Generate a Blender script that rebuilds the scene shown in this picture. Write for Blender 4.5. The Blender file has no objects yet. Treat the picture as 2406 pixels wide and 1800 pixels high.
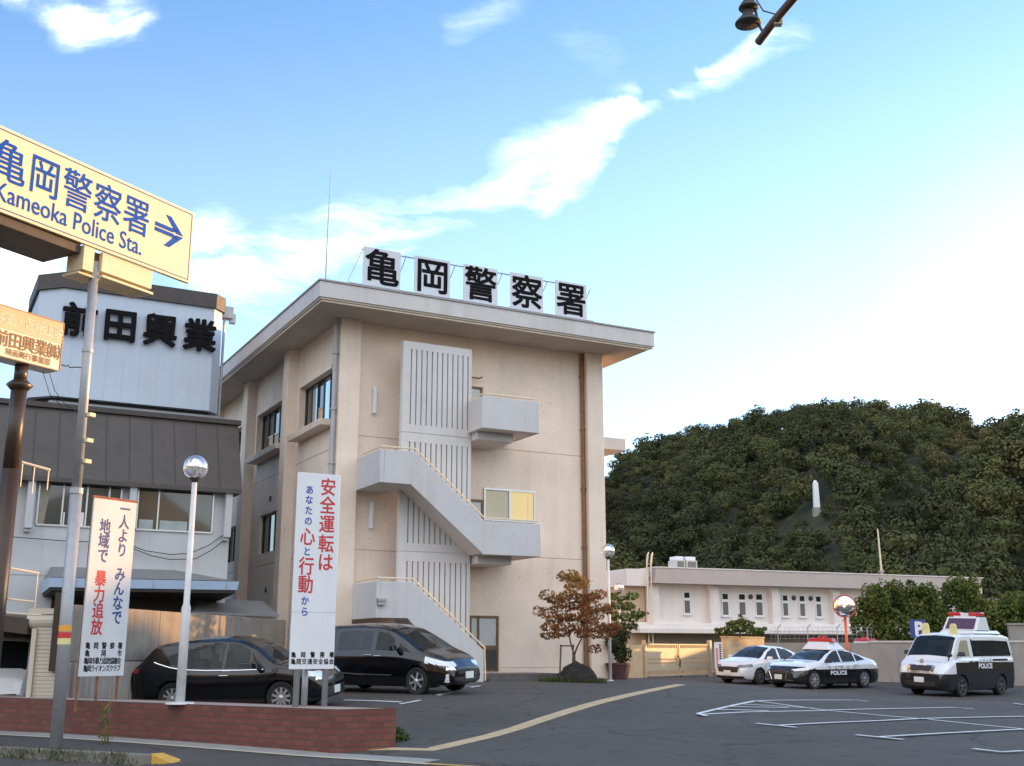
import bpy, bmesh, math, random
import numpy as np
from math import sin, cos, tan, radians, pi, hypot, atan2, sqrt
from mathutils import Vector, Matrix

SC = bpy.context.scene
COL = SC.collection
random.seed(7); np.random.seed(7)

# ---------------------------------------------------------------- camera
CAM_H = 1.6
PITCH = radians(13.5)
cam = bpy.data.cameras.new('camera'); cam.lens = 2640.0/2406.0*36.0; cam.sensor_width = 36.0
cam.clip_start = 0.1; cam.clip_end = 6000
cam_o = bpy.data.objects.new('camera', cam); COL.objects.link(cam_o)
cam_o.location = (0, 0, CAM_H); cam_o.rotation_euler = (radians(90)+PITCH, 0, 0)
SC.camera = cam_o

# ---------------------------------------------------------------- exposure
SC.view_settings.view_transform = 'Standard'
SC.view_settings.look = 'None'
SC.view_settings.gamma = 1.0
SC.view_settings.exposure = 1.6

# ---------------------------------------------------------------- sun and sky
SUN_AZ, SUN_EL = radians(58.0), radians(6.5)      # azimuth measured from +Y towards +X
S = Vector((sin(SUN_AZ)*cos(SUN_EL), cos(SUN_AZ)*cos(SUN_EL), sin(SUN_EL)))
sun = bpy.data.lights.new('sun', 'SUN'); sun.energy = 2.3; sun.angle = radians(0.5); sun.color = (1.0, 0.52, 0.17)
sun_o = bpy.data.objects.new('sun', sun); COL.objects.link(sun_o); sun_o.rotation_euler = S.to_track_quat('Z', 'Y').to_euler()

W = bpy.data.worlds.new('World'); SC.world = W; W.use_nodes = True

class NT:
    """small node tree helper"""
    def __init__(s, tree): s.t = tree
    def n(s, typ, **kw):
        nd = s.t.nodes.new(typ)
        for k, v in kw.items():
            if k.startswith('i_'): nd.inputs[k[2:].replace('_', ' ')].default_value = v
            else: setattr(nd, k, v)
        return nd
    def l(s, a, b): s.t.links.new(a, b)
    def put(s, sock, v):
        if hasattr(v, 'is_linked') or hasattr(v, 'links'): s.l(v, sock)
        else: sock.default_value = v
    def m(s, op, a, b=0.0, c=0.0, clamp=False):
        nd = s.t.nodes.new('ShaderNodeMath'); nd.operation = op; nd.use_clamp = clamp
        s.put(nd.inputs[0], a); s.put(nd.inputs[1], b); s.put(nd.inputs[2], c)
        return nd.outputs[0]
    def v(s, op, a, b=(0, 0, 0), out=0):
        nd = s.t.nodes.new('ShaderNodeVectorMath'); nd.operation = op
        s.put(nd.inputs[0], a); s.put(nd.inputs[1], b)
        return nd.outputs[out]
    def noise(s, vec, scale, detail=4.0, rough=0.55, dist=0.0):
        nd = s.n('ShaderNodeTexNoise'); s.l(vec, nd.inputs['Vector'])
        nd.inputs['Scale'].default_value = scale; nd.inputs['Detail'].default_value = detail
        nd.inputs['Roughness'].default_value = rough; nd.inputs['Distortion'].default_value = dist
        return nd
    def ramp(s, fac, stops, interp='LINEAR'):
        nd = s.n('ShaderNodeValToRGB'); nd.color_ramp.interpolation = interp
        e = nd.color_ramp.elements
        while len(e) < len(stops): e.new(0.5)
        for k, (p, c) in enumerate(stops):
            e[k].position = p; e[k].color = c if len(c) == 4 else (*c, 1)
        s.put(nd.inputs['Fac'], fac)
        return nd.outputs['Color']
    def mix(s, fac, a, b, mode='MIX'):
        nd = s.n('ShaderNodeMix', data_type='RGBA', blend_type=mode)
        s.put(nd.inputs[0], fac)
        for sock, val in ((nd.inputs[6], a), (nd.inputs[7], b)):
            if isinstance(val, tuple): sock.default_value = val if len(val) == 4 else (*val, 1)
            else: s.put(sock, val)
        return nd.outputs[2]

def smooth01(nt, x, a, b):
    nd = nt.n('ShaderNodeMapRange', interpolation_type='SMOOTHSTEP')
    nt.put(nd.inputs['Value'], x); nd.inputs['From Min'].default_value = a; nd.inputs['From Max'].default_value = b
    return nd.outputs['Result']

def build_world():
    nt = NT(W.node_tree); W.node_tree.nodes.clear()
    out = nt.n('ShaderNodeOutputWorld'); bg = nt.n('ShaderNodeBackground')
    sky = nt.n('ShaderNodeTexSky', sky_type='NISHITA')
    sky.sun_disc = False; sky.sun_elevation = SUN_EL; sky.sun_rotation = SUN_AZ
    sky.altitude = 100; sky.air_density = 1.0; sky.dust_density = 0.6; sky.ozone_density = 2.2
    geo = nt.n('ShaderNodeNewGeometry')
    tc = nt.n('ShaderNodeTexCoord')
    d = tc.outputs['Generated']
    sep = nt.n('ShaderNodeSeparateXYZ'); nt.l(d, sep.inputs[0])
    # wispy clouds: the sheet is laid out by direction (gnomonic about north)
    yy = nt.m('MAXIMUM', sep.outputs[1], 0.08)
    a = nt.m('DIVIDE', sep.outputs[0], yy); b = nt.m('DIVIDE', sep.outputs[2], yy)
    cb = nt.n('ShaderNodeCombineXYZ'); nt.l(a, cb.inputs[0]); nt.l(b, cb.inputs[1])
    p = cb.outputs[0]
    n1 = nt.noise(p, 7.0, 5.0, 0.6)
    warp = nt.v('SCALE', nt.v('SUBTRACT', n1.outputs['Color'], (0.5, 0.5, 0.5))); warp.node.inputs['Scale'].default_value = 0.07
    pw = nt.v('ADD', p, warp)
    mp = nt.n('ShaderNodeMapping'); mp.inputs['Rotation'].default_value = (0, 0, radians(-33)); mp.inputs['Scale'].default_value = (5.0, 26.0, 1)
    nt.l(pw, mp.inputs[0])
    nf = nt.noise(mp.outputs[0], 1.3, 7.0, 0.62, 0.4)
    nsoft = nt.noise(pw, 5.0, 4.0, 0.55)
    def seg(P, Q, w, amp):
        P = (P[0], P[1], 0); Q = (Q[0], Q[1], 0); L2 = (Q[0]-P[0])**2+(Q[1]-P[1])**2
        ab = (Q[0]-P[0], Q[1]-P[1], 0)
        ap = nt.v('SUBTRACT', pw, P)
        t = nt.m('DIVIDE', nt.v('DOT_PRODUCT', ap, ab, 1), L2, clamp=True)
        sc = nt.n('ShaderNodeVectorMath', operation='SCALE'); sc.inputs[0].default_value = ab; nt.l(t, sc.inputs['Scale'])
        dist = nt.v('LENGTH', nt.v('SUBTRACT', ap, sc.outputs[0]), out=1)
        x = nt.m('DIVIDE', dist, w)
        g = nt.m('POWER', 2.718, nt.m('MULTIPLY', nt.m('MULTIPLY', x, x), -1.0))
        return nt.m('MULTIPLY', g, amp)
    def pt(px, py):
        r = ray(px*1.0877, py*1.0877); return (r[0]/r[1], r[2]/r[1])
    segs = [((570, 550), (820, 495), .030, .26), ((640, 535), (900, 465), .017, .34), ((880, 470), (1110, 395), .020, .42), ((770, 505), (860, 530), .014, .35), ((1110, 385), (1230, 340), .020, .36),
            ((1195, 425), (1250, 350), .0125, .92), ((1240, 350), (1335, 235), .0115, 1.0), ((1325, 250), (1345, 205), .006, .8), ((1360, 245), (1540, 165), .007, .42), ((1525, 145), (1670, 75), .0065, .75), ((1560, 160), (1720, 70), .010, .25),
            ((1130, 330), (1270, 290), .025, .20), ((20, -5), (205, 30), .009, .62), ((150, 50), (275, 35), .014, .55), ((60, 0), (170, 70), .010, .35), ((240, 0), (285, 50), .010, .4),
            ((425, 500), (490, 570), .022, .95), ((510, 592), (585, 600), .006, .7), ((480, 655), (590, 662), .007, .6), ((-100, 560), (180, 600), .028, .85), ((-60, 640), (120, 640), .02, .5), ((430, 600), (600, 640), .02, .4),
            ((620, 590), (700, 580), .02, .2), ((990, 70), (1090, 10), .014, .18), ((1240, 100), (1300, 130), .02, .10)]
    tot = None
    for P, Q, w, amp in segs:
        g = seg(pt(*P), pt(*Q), w*1.25, amp)
        tot = g if tot is None else nt.m('SUBTRACT', nt.m('ADD', tot, g), nt.m('MULTIPLY', nt.m('MULTIPLY', tot, g), .8))
    tex = smooth01(nt, nt.m('ADD', nt.m('MULTIPLY', nf.outputs[0], 0.62), nt.m('MULTIPLY', nsoft.outputs[0], 0.38)), 0.36, 0.66)
    dens = nt.m('MULTIPLY', tot, nt.m('ADD', nt.m('MULTIPLY', tex, 0.95), 0.10))
    dens = nt.m('MINIMUM', dens, 0.93)
    front = smooth01(nt, sep.outputs[1], 0.05, 0.25)
    dens = nt.m('MULTIPLY', dens, front)
    # pale veil of thin cloud low in the sky and towards the sun
    veil = nt.m('MULTIPLY', smooth01(nt, b, 0.75, 0.02), 0.17)
    ss = nt.v('DOT_PRODUCT', d, tuple(S), 1)
    glow = smooth01(nt, ss, 0.55, 1.0)
    haze_w = nt.m('MULTIPLY', nt.m('MULTIPLY', smooth01(nt, ss, 0.58, 0.98), smooth01(nt, b, 0.70, 0.10)), .36)
    dens = nt.m('MAXIMUM', nt.m('MAXIMUM', dens, veil), haze_w)
    cloud = nt.mix(glow, (9.0, 9.6, 10.2), (13.0, 12.0, 10.4))
    hsv = nt.n('ShaderNodeHueSaturation'); nt.l(sky.outputs[0], hsv.inputs['Color']); hsv.inputs['Saturation'].default_value = 1.0
    gain = nt.mix(1.0, hsv.outputs[0], (1.42, 1.64, 1.95), 'MULTIPLY')
    col = nt.mix(dens, gain, cloud)
    # broad thin cloud sheet added behind the camera, unseen, to light the front walls
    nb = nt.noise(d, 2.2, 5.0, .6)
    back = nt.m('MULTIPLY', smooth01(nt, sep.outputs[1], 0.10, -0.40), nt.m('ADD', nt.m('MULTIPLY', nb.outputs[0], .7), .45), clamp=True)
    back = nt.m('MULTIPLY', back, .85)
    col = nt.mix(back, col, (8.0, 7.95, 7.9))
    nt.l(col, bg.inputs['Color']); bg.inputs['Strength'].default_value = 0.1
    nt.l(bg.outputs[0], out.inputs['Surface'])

# ---------------------------------------------------------------- measuring helpers (photo pixels -> places in metres)
FPX, CX, CY = 2640.0, 1203.0, 900.0
def ray(px, py):
    x = (px-CX)/FPX; y = (CY-py)/FPX; c, s = cos(PITCH), sin(PITCH)
    return np.array([x, c-y*s, s+y*c])
OC = np.array([0, 0, CAM_H])
def at_y(px, py, Y): r = ray(px, py); return OC+r*Y/r[1]
def at_z(px, py, Z): r = ray(px, py); return OC+r*(Z-CAM_H)/r[2]
def hd(a): a = radians(a); return np.array([sin(a), cos(a), 0.0])
build_world()

# ---------------------------------------------------------------- materials
def mat(name, col, rough=0.6, var=0.0, scale=3.0, bump=0.0, bscale=30.0, metal=0.0, coat=0.0, streak=0.0, streak_col=None, spec=0.5, col2=None, grime=0.0, pocks=0.0):
    m = bpy.data.materials.new(name); m.use_nodes = True
    nt = NT(m.node_tree); b = m.node_tree.nodes['Principled BSDF']
    b.inputs['Roughness'].default_value = rough; b.inputs['Metallic'].default_value = metal
    b.inputs['Coat Weight'].default_value = coat; b.inputs['Coat Roughness'].default_value = 0.04
    b.inputs['Specular IOR Level'].default_value = spec
    b.inputs['Base Color'].default_value = (*col, 1)
    geo = nt.n('ShaderNodeNewGeometry'); pos = geo.outputs['Position']
    c = None
    if var > 0 or col2:
        n = nt.noise(pos, scale, 6.0, 0.6)
        lo = tuple(x*(1-var) for x in col); hi = tuple(min(1, x*(1+var)) for x in (col2 or col))
        c = nt.ramp(n.outputs[0], [(0.3, lo), (0.7, hi)])
    if streak > 0:
        mp = nt.n('ShaderNodeMapping'); mp.inputs['Scale'].default_value = (2.6, 2.6, 0.22); nt.l(pos, mp.inputs[0])
        n = nt.noise(mp.outputs[0], 1.0, 5.0, 0.65)
        n2 = nt.noise(pos, 0.7, 3.0, 0.5)
        f = nt.m('MULTIPLY', smooth01(nt, nt.m('ADD', n.outputs[0], nt.m('MULTIPLY', nt.m('SUBTRACT', n2.outputs[0], .5), .5)), 0.48, 0.75), streak)
        c = nt.mix(f, c if c is not None else tuple(col), tuple(streak_col or tuple(x*0.5 for x in col)))
    if grime > 0:
        n = nt.noise(pos, 9.0, 8.0, 0.7); f = nt.m('MULTIPLY', smooth01(nt, n.outputs[0], 0.57, 0.72), grime)
        c = nt.mix(f, c if c is not None else tuple(col), tuple(x*0.45 for x in col))
    if pocks > 0:
        n = nt.noise(pos, 16.0, 2.0, 0.5); n2 = nt.noise(pos, .55, 3.0, 0.5)
        f = nt.m('MULTIPLY', nt.m('MULTIPLY', smooth01(nt, n.outputs[0], 0.66, 0.70), smooth01(nt, n2.outputs[0], .45, .62)), pocks)
        c = nt.mix(f, c if c is not None else tuple(col), tuple(x*0.4 for x in col))
    if c is not None: nt.l(c, b.inputs['Base Color'])
    if var > 0:
        n = nt.noise(pos, scale*2.3, 4.0, 0.6)
        mr = nt.n('ShaderNodeMapRange'); nt.l(n.outputs[0], mr.inputs[0]); mr.inputs[3].default_value = max(0.02, rough-0.12); mr.inputs[4].default_value = min(1, rough+0.12)
        nt.l(mr.outputs[0], b.inputs['Roughness'])
    if bump > 0:
        n = nt.noise(pos, bscale, 6.0, 0.65); bp = nt.n('ShaderNodeBump'); bp.inputs['Strength'].default_value = bump; bp.inputs['Distance'].default_value = 0.02
        nt.l(n.outputs[0], bp.inputs['Height']); nt.l(bp.outputs[0], b.inputs['Normal'])
    return m

def mat_brick():
    m = bpy.data.materials.new('red_brick'); m.use_nodes = True; nt = NT(m.node_tree); b = m.node_tree.nodes['Principled BSDF']
    geo = nt.n('ShaderNodeNewGeometry')
    uv = nt.n('ShaderNodeUVMap'); 
    bk = nt.n('ShaderNodeTexBrick'); nt.l(uv.outputs[0], bk.inputs['Vector'])
    bk.inputs['Scale'].default_value = 1.0; bk.inputs['Brick Width'].default_value = 0.22; bk.inputs['Row Height'].default_value = 0.069
    bk.inputs['Mortar Size'].default_value = 0.008; bk.inputs['Bias'].default_value = -0.1
    bk.inputs['Color1'].default_value = (.19, .062, .047, 1); bk.inputs['Color2'].default_value = (.125, .040, .033, 1); bk.inputs['Mortar'].default_value = (.10, .058, .047, 1)
    n = nt.noise(geo.outputs['Position'], 3.0, 6, .65); n2 = nt.noise(geo.outputs['Position'], 26.0, 3, .6)
    c = nt.mix(nt.m('MULTIPLY', smooth01(nt, n.outputs[0], .5, .72), .4), bk.outputs['Color'], (.10, .06, .042))
    c = nt.mix(nt.m('MULTIPLY', smooth01(nt, n2.outputs[0], .62, .75), .35), c, (.26, .17, .14))
    nt.l(c, b.inputs['Base Color']); b.inputs['Roughness'].default_value = .85
    bp = nt.n('ShaderNodeBump'); bp.inputs['Strength'].default_value = .6; bp.inputs['Distance'].default_value = .01
    inv = nt.m('SUBTRACT', 1.0, bk.outputs['Fac']); nt.l(inv, bp.inputs['Height']); nt.l(bp.outputs[0], b.inputs['Normal'])
    return m

def mat_leaf(name, cols, rough=.55, trans=.25):
    """leaf colours vary leaf by leaf through a per-face attribute"""
    m = bpy.data.materials.new(name); m.use_nodes = True; nt = NT(m.node_tree); b = m.node_tree.nodes['Principled BSDF']
    at = nt.n('ShaderNodeAttribute', attribute_name='tint')
    k = len(cols)
    c = nt.ramp(at.outputs['Fac'], [(i/(k-1) if k > 1 else 0, cc) for i, cc in enumerate(cols)])
    nt.l(c, b.inputs['Base Color']); b.inputs['Roughness'].default_value = rough; b.inputs['Specular IOR Level'].default_value = .3
    tr = nt.n('ShaderNodeBsdfTranslucent'); nt.l(c, tr.inputs[0])
    mx = nt.n('ShaderNodeMixShader'); mx.inputs[0].default_value = trans
    out = m.node_tree.nodes['Material Output']; nt.l(b.outputs[0], mx.inputs[1]); nt.l(tr.outputs[0], mx.inputs[2]); nt.l(mx.outputs[0], out.inputs[0])
    return m

def mat_glass(name, tint=(.02, .025, .03), rough=.03, spec=.9, see=0.0):
    m = bpy.data.materials.new(name); m.use_nodes = True; b = m.node_tree.nodes['Principled BSDF']
    b.inputs['Base Color'].default_value = (*tint, 1); b.inputs['Roughness'].default_value = rough; b.inputs['Specular IOR Level'].default_value = spec
    b.inputs['Coat Weight'].default_value = 0.0 if see else 0.5; b.inputs['Coat Roughness'].default_value = .02
    if see:
        nt = NT(m.node_tree); tr = nt.n('ShaderNodeBsdfTransparent'); tr.inputs[0].default_value = (.72, .80, .80, 1); mx = nt.n('ShaderNodeMixShader'); mx.inputs[0].default_value = see
        nt.l(b.outputs[0], mx.inputs[1]); nt.l(tr.outputs[0], mx.inputs[2]); nt.l(mx.outputs[0], m.node_tree.nodes['Material Output'].inputs[0])
    return m

def mat_asphalt():
    m = bpy.data.materials.new('asphalt'); m.use_nodes = True; nt = NT(m.node_tree); b = m.node_tree.nodes['Principled BSDF']
    geo = nt.n('ShaderNodeNewGeometry'); p = geo.outputs['Position']
    n1 = nt.noise(p, .35, 5, .6); n2 = nt.noise(p, 45.0, 4, .7); n3 = nt.noise(p, 2.2, 6, .65)
    c = nt.ramp(n1.outputs[0], [(.3, (.055, .050, .045)), (.7, (.108, .098, .088))])
    c = nt.mix(.5, c, nt.ramp(n2.outputs[0], [(.3, (.040, .037, .034)), (.72, (.145, .133, .120))]))
    c = nt.mix(nt.m('MULTIPLY', smooth01(nt, n3.outputs[0], .54, .70), .6), c, (.034, .032, .030))
    vo = nt.n('ShaderNodeTexVoronoi', feature='DISTANCE_TO_EDGE'); vo.inputs['Scale'].default_value = .22
    wv = nt.v('ADD', p, nt.v('MULTIPLY', n3.outputs['Color'], (1.2, 1.2, 0))); nt.l(wv, vo.inputs['Vector'])
    crack = nt.m('LESS_THAN', vo.outputs['Distance'], .0055)
    c = nt.mix(nt.m('MULTIPLY', crack, .65), c, (.022, .022, .022))
    nt.l(c, b.inputs['Base Color']); b.inputs['Roughness'].default_value = .88; b.inputs['Specular IOR Level'].default_value = .3
    bp = nt.n('ShaderNodeBump'); bp.inputs['Strength'].default_value = .5; bp.inputs['Distance'].default_value = .012
    nt.l(n2.outputs[0], bp.inputs['Height']); nt.l(bp.outputs[0], b.inputs['Normal'])
    return m

M = {}
def init_mats():
    M['facade'] = mat('painted_concrete_beige', (.80, .685, .585), .8, .07, .8, .12, 40, streak=.26, streak_col=(.55, .45, .36), grime=.2, pocks=.75)
    M['stair'] = mat('painted_concrete_white', (.56, .555, .565), .8, .05, 1.4, .15, 35, streak=.36, streak_col=(.42, .38, .34), grime=.45)
    M['panel'] = mat('slatted_concrete', (.60, .60, .605), .8, .05, 1.2, .1, 40, streak=.3, streak_col=(.45, .41, .37), grime=.15)
    M['fascia'] = mat('roof_fascia', (.56, .545, .545), .75, .06, 1.0, .1, 30, streak=.3, streak_col=(.42, .36, .33))
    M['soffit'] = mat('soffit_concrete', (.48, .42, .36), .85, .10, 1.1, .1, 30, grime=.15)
    M['rail'] = mat('cream_rail_paint', (.72, .62, .46), .5, .08, 6)
    M['darkmetal'] = mat('dark_window_frame', (.05, .045, .04), .4)
    M['alu'] = mat('aluminium_frame', (.55, .56, .57), .35, metal=.7)
    M['glass'] = mat_glass('window_glass', (.015, .018, .02))
    M['frost'] = mat('frosted_glass', (.50, .55, .56), .3, .05, 3)
    M['amber'] = mat('amber_blind', (.60, .42, .20), .45, .12, 1.5)
    M['brown'] = mat('brown_door_frame', (.16, .10, .055), .5, .15, 5)
    M['pipe_grey'] = mat('grey_downpipe', (.38, .39, .42), .5, .08, 4)
    M['pipe_rust'] = mat('rusty_brown_pipe', (.22, .12, .06), .7, .3, 5)
    M['white_panel'] = mat('white_sign_panel', (.72, .735, .77), .45, .03, 2, streak=.08)
    M['roof_panel'] = mat('roof_sign_panel', (.56, .60, .67), .5, .03, 2, streak=.1)
    M['black_paint'] = mat('black_lettering', (.010, .009, .011), .85, spec=.1)
    M['navy'] = mat('navy_lettering', (.025, .055, .22), .5)
    M['blue'] = mat('blue_lettering', (.0, .075, .40), .6, spec=.15)
    M['red'] = mat('red_lettering', (.55, .03, .035), .5)
    M['cream'] = mat('cream_sign_face', (.79, .66, .41), .4, .03, 2)
    M['galv'] = mat('galvanised_steel', (.36, .37, .39), .45, .08, 8, metal=.35)
    M['sign_back'] = mat('dark_brown_cabinet', (.06, .042, .03), .6, .2, 3)
    M['lamp_housing'] = mat('cream_lamp_housing', (.70, .60, .38), .5, .1, 3)
    M['mansard'] = mat('brown_metal_cladding', (.075, .066, .061), .6, .12, 1.2, streak=.3, streak_col=(.05, .042, .038))
    M['tower'] = mat('pale_blue_white_siding', (.46, .545, .66), .55, .04, 1.0, streak=.22, streak_col=(.50, .47, .42))
    M['tower_band'] = mat('dark_brown_band', (.055, .046, .043), .6, .08, 2)
    M['mwall'] = mat('white_wall_board', (.50, .52, .54), .7, .06, 1.2, streak=.22, streak_col=(.40, .40, .39))
    M['canopy'] = mat('pale_canopy_metal', (.42, .54, .72), .4, .05, 1)
    M['canopy_top'] = mat('grey_canopy_roof', (.20, .205, .21), .6, .1, 2)
    M['dark'] = mat('recess_shade', (.03, .026, .023), .8)  # shade of recesses and undersides put into the colour
    M['conc'] = mat('stained_concrete', (.27, .235, .195), .9, .18, 1.4, .35, 25, streak=.62, streak_col=(.16, .13, .105), grime=.3)
    M['conc2'] = mat('grey_concrete', (.30, .285, .265), .9, .15, 1.2, .3, 25, streak=.4, streak_col=(.16, .145, .13))
    M['corr'] = mat('corrugated_sheet', (.36, .335, .31), .6, .15, 2, streak=.75, streak_col=(.24, .13, .08))
    M['shutter'] = mat('cream_shutter', (.58, .53, .44), .5, .06, 2)
    M['brick'] = mat_brick()
    M['coping'] = mat('mortar_coping', (.36, .28, .24), .9, .15, 3, .3, 30)
    M['asphalt'] = mat_asphalt()
    M['gutter'] = mat('gutter_concrete', (.30, .295, .28), .9, .12, 2, .3, 40, grime=.3)
    M['kerb'] = mat('mossy_kerb', (.17, .165, .14), .9, .25, 2, .3, 30, streak=.7, streak_col=(.10, .10, .05))
    M['yellow'] = mat('yellow_kerb_paint', (.62, .36, .06), .7, .15, 3, .2, 40, grime=.3)
    M['tactile'] = mat('tactile_yellow', (.50, .38, .23), .85, .16, 3, .2, 40, grime=.45)
    M['white_line'] = mat('white_line_paint', (.66, .67, .68), .8, .15, 6, grime=.75)
    M['soil'] = mat('soil_and_grass', (.07, .075, .035), .95, .4, 1.5, .4, 12, col2=(.11, .09, .05))
    M['black_car'] = mat('black_car_paint', (.004, .004, .006), .14, coat=.6, spec=.4)
    M['white_car'] = mat('white_car_paint', (.74, .75, .77), .25, coat=.8)
    M['car_glass'] = mat_glass('car_window_glass', (.014, .018, .022), .02, .6, .25)
    M['car_glass_clear'] = mat_glass('car_window_glass_grey', (.03, .036, .036), .03, .45, .5)
    M['tyre'] = mat('tyre_rubber', (.018, .018, .018), .85, .2, 20)
    M['rim'] = mat('alloy_rim', (.62, .62, .64), .3, metal=.75)
    M['rim_dark'] = mat('dark_wheel_cover', (.09, .09, .09), .5, metal=.2)
    M['chrome'] = mat('chrome_trim', (.80, .80, .82), .12, metal=1.0)
    M['plastic'] = mat('black_plastic', (.02, .02, .02), .5)
    M['lamp'] = mat('headlamp_lens', (.72, .76, .80), .1, spec=.9, coat=.8)
    M['tail'] = mat('tail_lamp', (.35, .01, .012), .15, coat=.8)
    M['lightbar'] = mat('red_light_bar', (.50, .015, .02), .15, coat=.9)
    M['plate'] = mat('number_plate', (.74, .76, .72), .5, .04, 10)
    M['orange'] = mat('orange_mirror_paint', (.75, .14, .03), .5, .05, 4)
    M['mirror'] = mat('mirror_surface', (.92, .92, .92), .03, metal=1.0)
    M['globe'] = mat_globe()
    M['pole_white'] = mat('white_pole_paint', (.66, .66, .66), .45, .08, 5, streak=.12)
    M['gate'] = mat('cream_gate_metal', (.50, .41, .28), .5, .06, 2)
    M['gate_wall'] = mat('block_wall_tan', (.58, .43, .26), .85, .15, 2, .3, 25, grime=.25)
    M['low_wall'] = mat('white_rendered_wall', (.74, .71, .69), .8, .05, .8, streak=.22, streak_col=(.62, .50, .42))
    M['low_fascia'] = mat('taupe_metal_fascia', (.36, .30, .265), .6, .05, 1)
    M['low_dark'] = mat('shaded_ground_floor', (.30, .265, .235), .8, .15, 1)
    M['bark'] = mat('bark', (.10, .075, .055), .9, .3, 8, .5, 30)
    M['wood'] = mat('weathered_stake', (.13, .10, .075), .9, .25, 6)
    M['rock'] = mat('dark_rock', (.022, .019, .017), .95, .35, 3, .9, 8)
    M['pot'] = mat('dark_red_pot', (.09, .04, .045), .7, .2, 4)
    M['tile'] = mat('roof_tile', (.16, .15, .15), .6, .2, 4)
    M['psign'] = mat('blue_parking_sign', (.035, .055, .22), .4, .05, 3)
    M['ysign'] = mat('yellow_roof_marker', (.72, .66, .30), .4)
    M['horn'] = mat('dark_horn_metal', (.05, .045, .04), .55, .2, 8)
    M['brownpole'] = mat('brown_pole_paint', (.05, .03, .02), .4, .15, 3, spec=.5)
    M['orange_band'] = mat('faded_orange_band', (.80, .55, .36), .5, .05, 3)
    M['goldtext'] = mat('brown_lettering', (.26, .13, .035), .5)
    M['paletext'] = mat('pale_lettering', (.88, .76, .58), .5)
    M['monument'] = mat('white_monument', (.75, .77, .80), .6)
    M['wire'] = mat('black_cable', (.02, .02, .02), .6)
    M['ac'] = mat('ac_unit_metal', (.52, .50, .46), .5, .05, 3)

def mat_globe():
    m = bpy.data.materials.new('clear_globe'); m.use_nodes = True; nt = NT(m.node_tree); b = m.node_tree.nodes['Principled BSDF']
    b.inputs['Base Color'].default_value = (.9, .92, .95, 1); b.inputs['Roughness'].default_value = .04; b.inputs['Metallic'].default_value = .85
    tr = nt.n('ShaderNodeBsdfTransparent'); mx = nt.n('ShaderNodeMixShader'); mx.inputs[0].default_value = .35
    out = m.node_tree.nodes['Material Output']; nt.l(b.outputs[0], mx.inputs[1]); nt.l(tr.outputs[0], mx.inputs[2]); nt.l(mx.outputs[0], out.inputs[0])
    return m
init_mats()

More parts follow.
